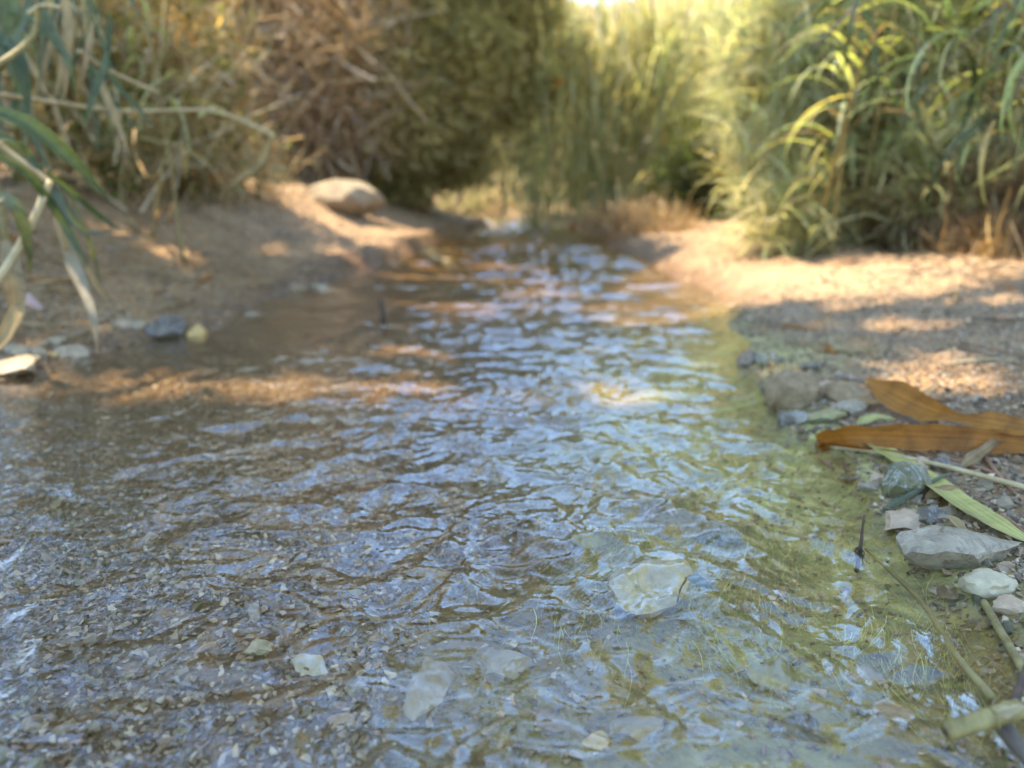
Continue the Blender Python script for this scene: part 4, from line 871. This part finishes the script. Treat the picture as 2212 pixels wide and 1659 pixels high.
# ------------------------------------------------------------------ unseen trees added left, crowns laid along sun rays to shade the stream
LIT = [  # sun flecks: photo pixel on the ground, half width (m), half depth (m)
    (520, 838, .42, .07), (330, 850, .14, .03), (760, 850, .16, .03), (940, 665, .20, .10), (860, 755, .10, .05), (1010, 860, .04, -.03), (1330, 862, .10, -.02), (1140, 632, .14, .10), (1000, 600, .5, .05),
    (750, 440, .9, .6), (860, 490, .7, .55), (700, 480, .6, .4), (1700, 574, .9, .16), (2050, 578, 1.2, .15), (1490, 572, .3, .4), (1640, 640, .25, .0), (1900, 625, .3, .02), (2150, 640, .3, .02), (1960, 835, .05, .0), (2110, 850, .08, .0), (2180, 820, .05, .0), (1480, 690, .15, .02), (1880, 690, .06, .0), (560, 520, .12, .1), (400, 560, .1, .06), (2020, 770, .07, -.03)]
LITW = [(G(px, py), a, b) for px, py, a, b in LIT]
gp = np.concatenate([np.stack([rng.uniform(-3.2, 2.4, 9500), rng.uniform(-.6, 3.3, 9500)], 1), np.stack([rng.uniform(-.7, 1.3, 3200), rng.uniform(-.2, 1.15, 3200)], 1), np.stack([rng.uniform(-.55, .75, 1700), rng.uniform(3.2, 6.6, 1700)], 1)])
litm = np.zeros(len(gp))
for c, a, b in LITW:
    wob = 1+.9*pn(gp[:, 0]*6, gp[:, 1]*9, 77)
    litm = np.maximum(litm, (((gp[:, 0]-c[0])/a)**2+((gp[:, 1]-c[1])/b)**2 < wob))
gp = gp[litm < .5]
tt = rng.uniform(6.5, 11, len(gp)); cp = np.concatenate([gp, np.zeros((len(gp), 1))], 1)+SUN*tt[:, None]
def shade_tree(name, base, sel, label):
    c = cp[sel]; t = empty(name, base); base = np.array(base); n = len(c); k = 4
    pos = np.repeat(c, k, 0)+rng.normal(0, .03, (n*k, 3)); s = rng.uniform(.08, .13, n*k)
    V, F, T = scatter(SPRIG, pos, rotz(rng.uniform(0, 6.28, n*k)) @ roty(rng.normal(0, .5, n*k)) @ rotx(rng.normal(0, .4, n*k)), np.stack([s, s*4.0, s], 1), pick(OLIVE+DARKG, n*k, .2))
    link('crown', npmesh('crown', V-base, F, M['foliage'], T, False), t)
    ctr = c.mean(0)-base; V, F = tube_arr(smooth_path([np.zeros(3), ctr*.5+(-.2, .1, .4), ctr], 14), np.linspace(.10, .03, 14), 8); link('trunk', pymesh('trunk', V, F, 'bark'), t)
    for j in rng.integers(0, n, 9):
        e = c[j]-base; s0 = ctr*rng.uniform(.6, .95); V, F = tube_arr(smooth_path([s0, (s0+e)/2+rng.normal(0, .08, 3), e], 8), np.linspace(.035, .008, 8), 5); link('limb', pymesh('limb', V, F, 'bark'), t)
    tag(t, label, 'tree')
def in_light(q):
    """which crown points would stand between the sun and a fleck"""
    gq = q[:, :2] - SUN[:2]*(q[:, 2]/SUN[2])[:, None]; m = np.zeros(len(q), bool)
    wob = 1+.9*pn(gq[:, 0]*5, gq[:, 1]*8, 77)
    for c, a, b in LITW: m |= ((gq[:, 0]-c[0])/(a+.07))**2 + ((gq[:, 1]-c[1])/(b+.07))**2 < wob
    return m
front = []  # extra crown clumps added so the water mirrors dark patches between sky
for k in range(170):
    el = R(random.uniform(32, 76)); az = R(random.uniform(-44, 42)); dd = random.uniform(5, 6.2)
    q = np.array([dd*math.cos(el)*math.sin(az), .5+dd*math.cos(el)*math.cos(az), dd*math.sin(el)])
    if pn(np.array([az*7]), np.array([el*7]), 90)[0] < -.08: front.append(q+rng.normal(0, .12, (24, 3)))
for k in range(80):
    el = R(random.uniform(15, 62)); az = R(random.uniform(-85, -25)); dd = random.uniform(3.6, 4.6)
    q = np.array([-.4+dd*math.cos(el)*math.sin(az), .6+dd*math.cos(el)*math.cos(az), dd*math.sin(el)])
    if q[2] > .75+.25*q[1]: front.append(q+rng.normal(0, .16, (30, 3)))
cp = np.concatenate([cp]+front); cp = cp[~in_light(cp)]
half = cp[:, 1] < 1.9
shade_tree('unseen_shade_tree', (-3.6, .9, tz(-3.6, .9)), half, 'unseen left bank tree, crown shaped to shade the near stream')
shade_tree('unseen_shade_tree', (-3.9, 2.9, tz(-3.9, 2.9)), ~half, 'unseen left bank tree, crown shaped to shade the middle of the stream')
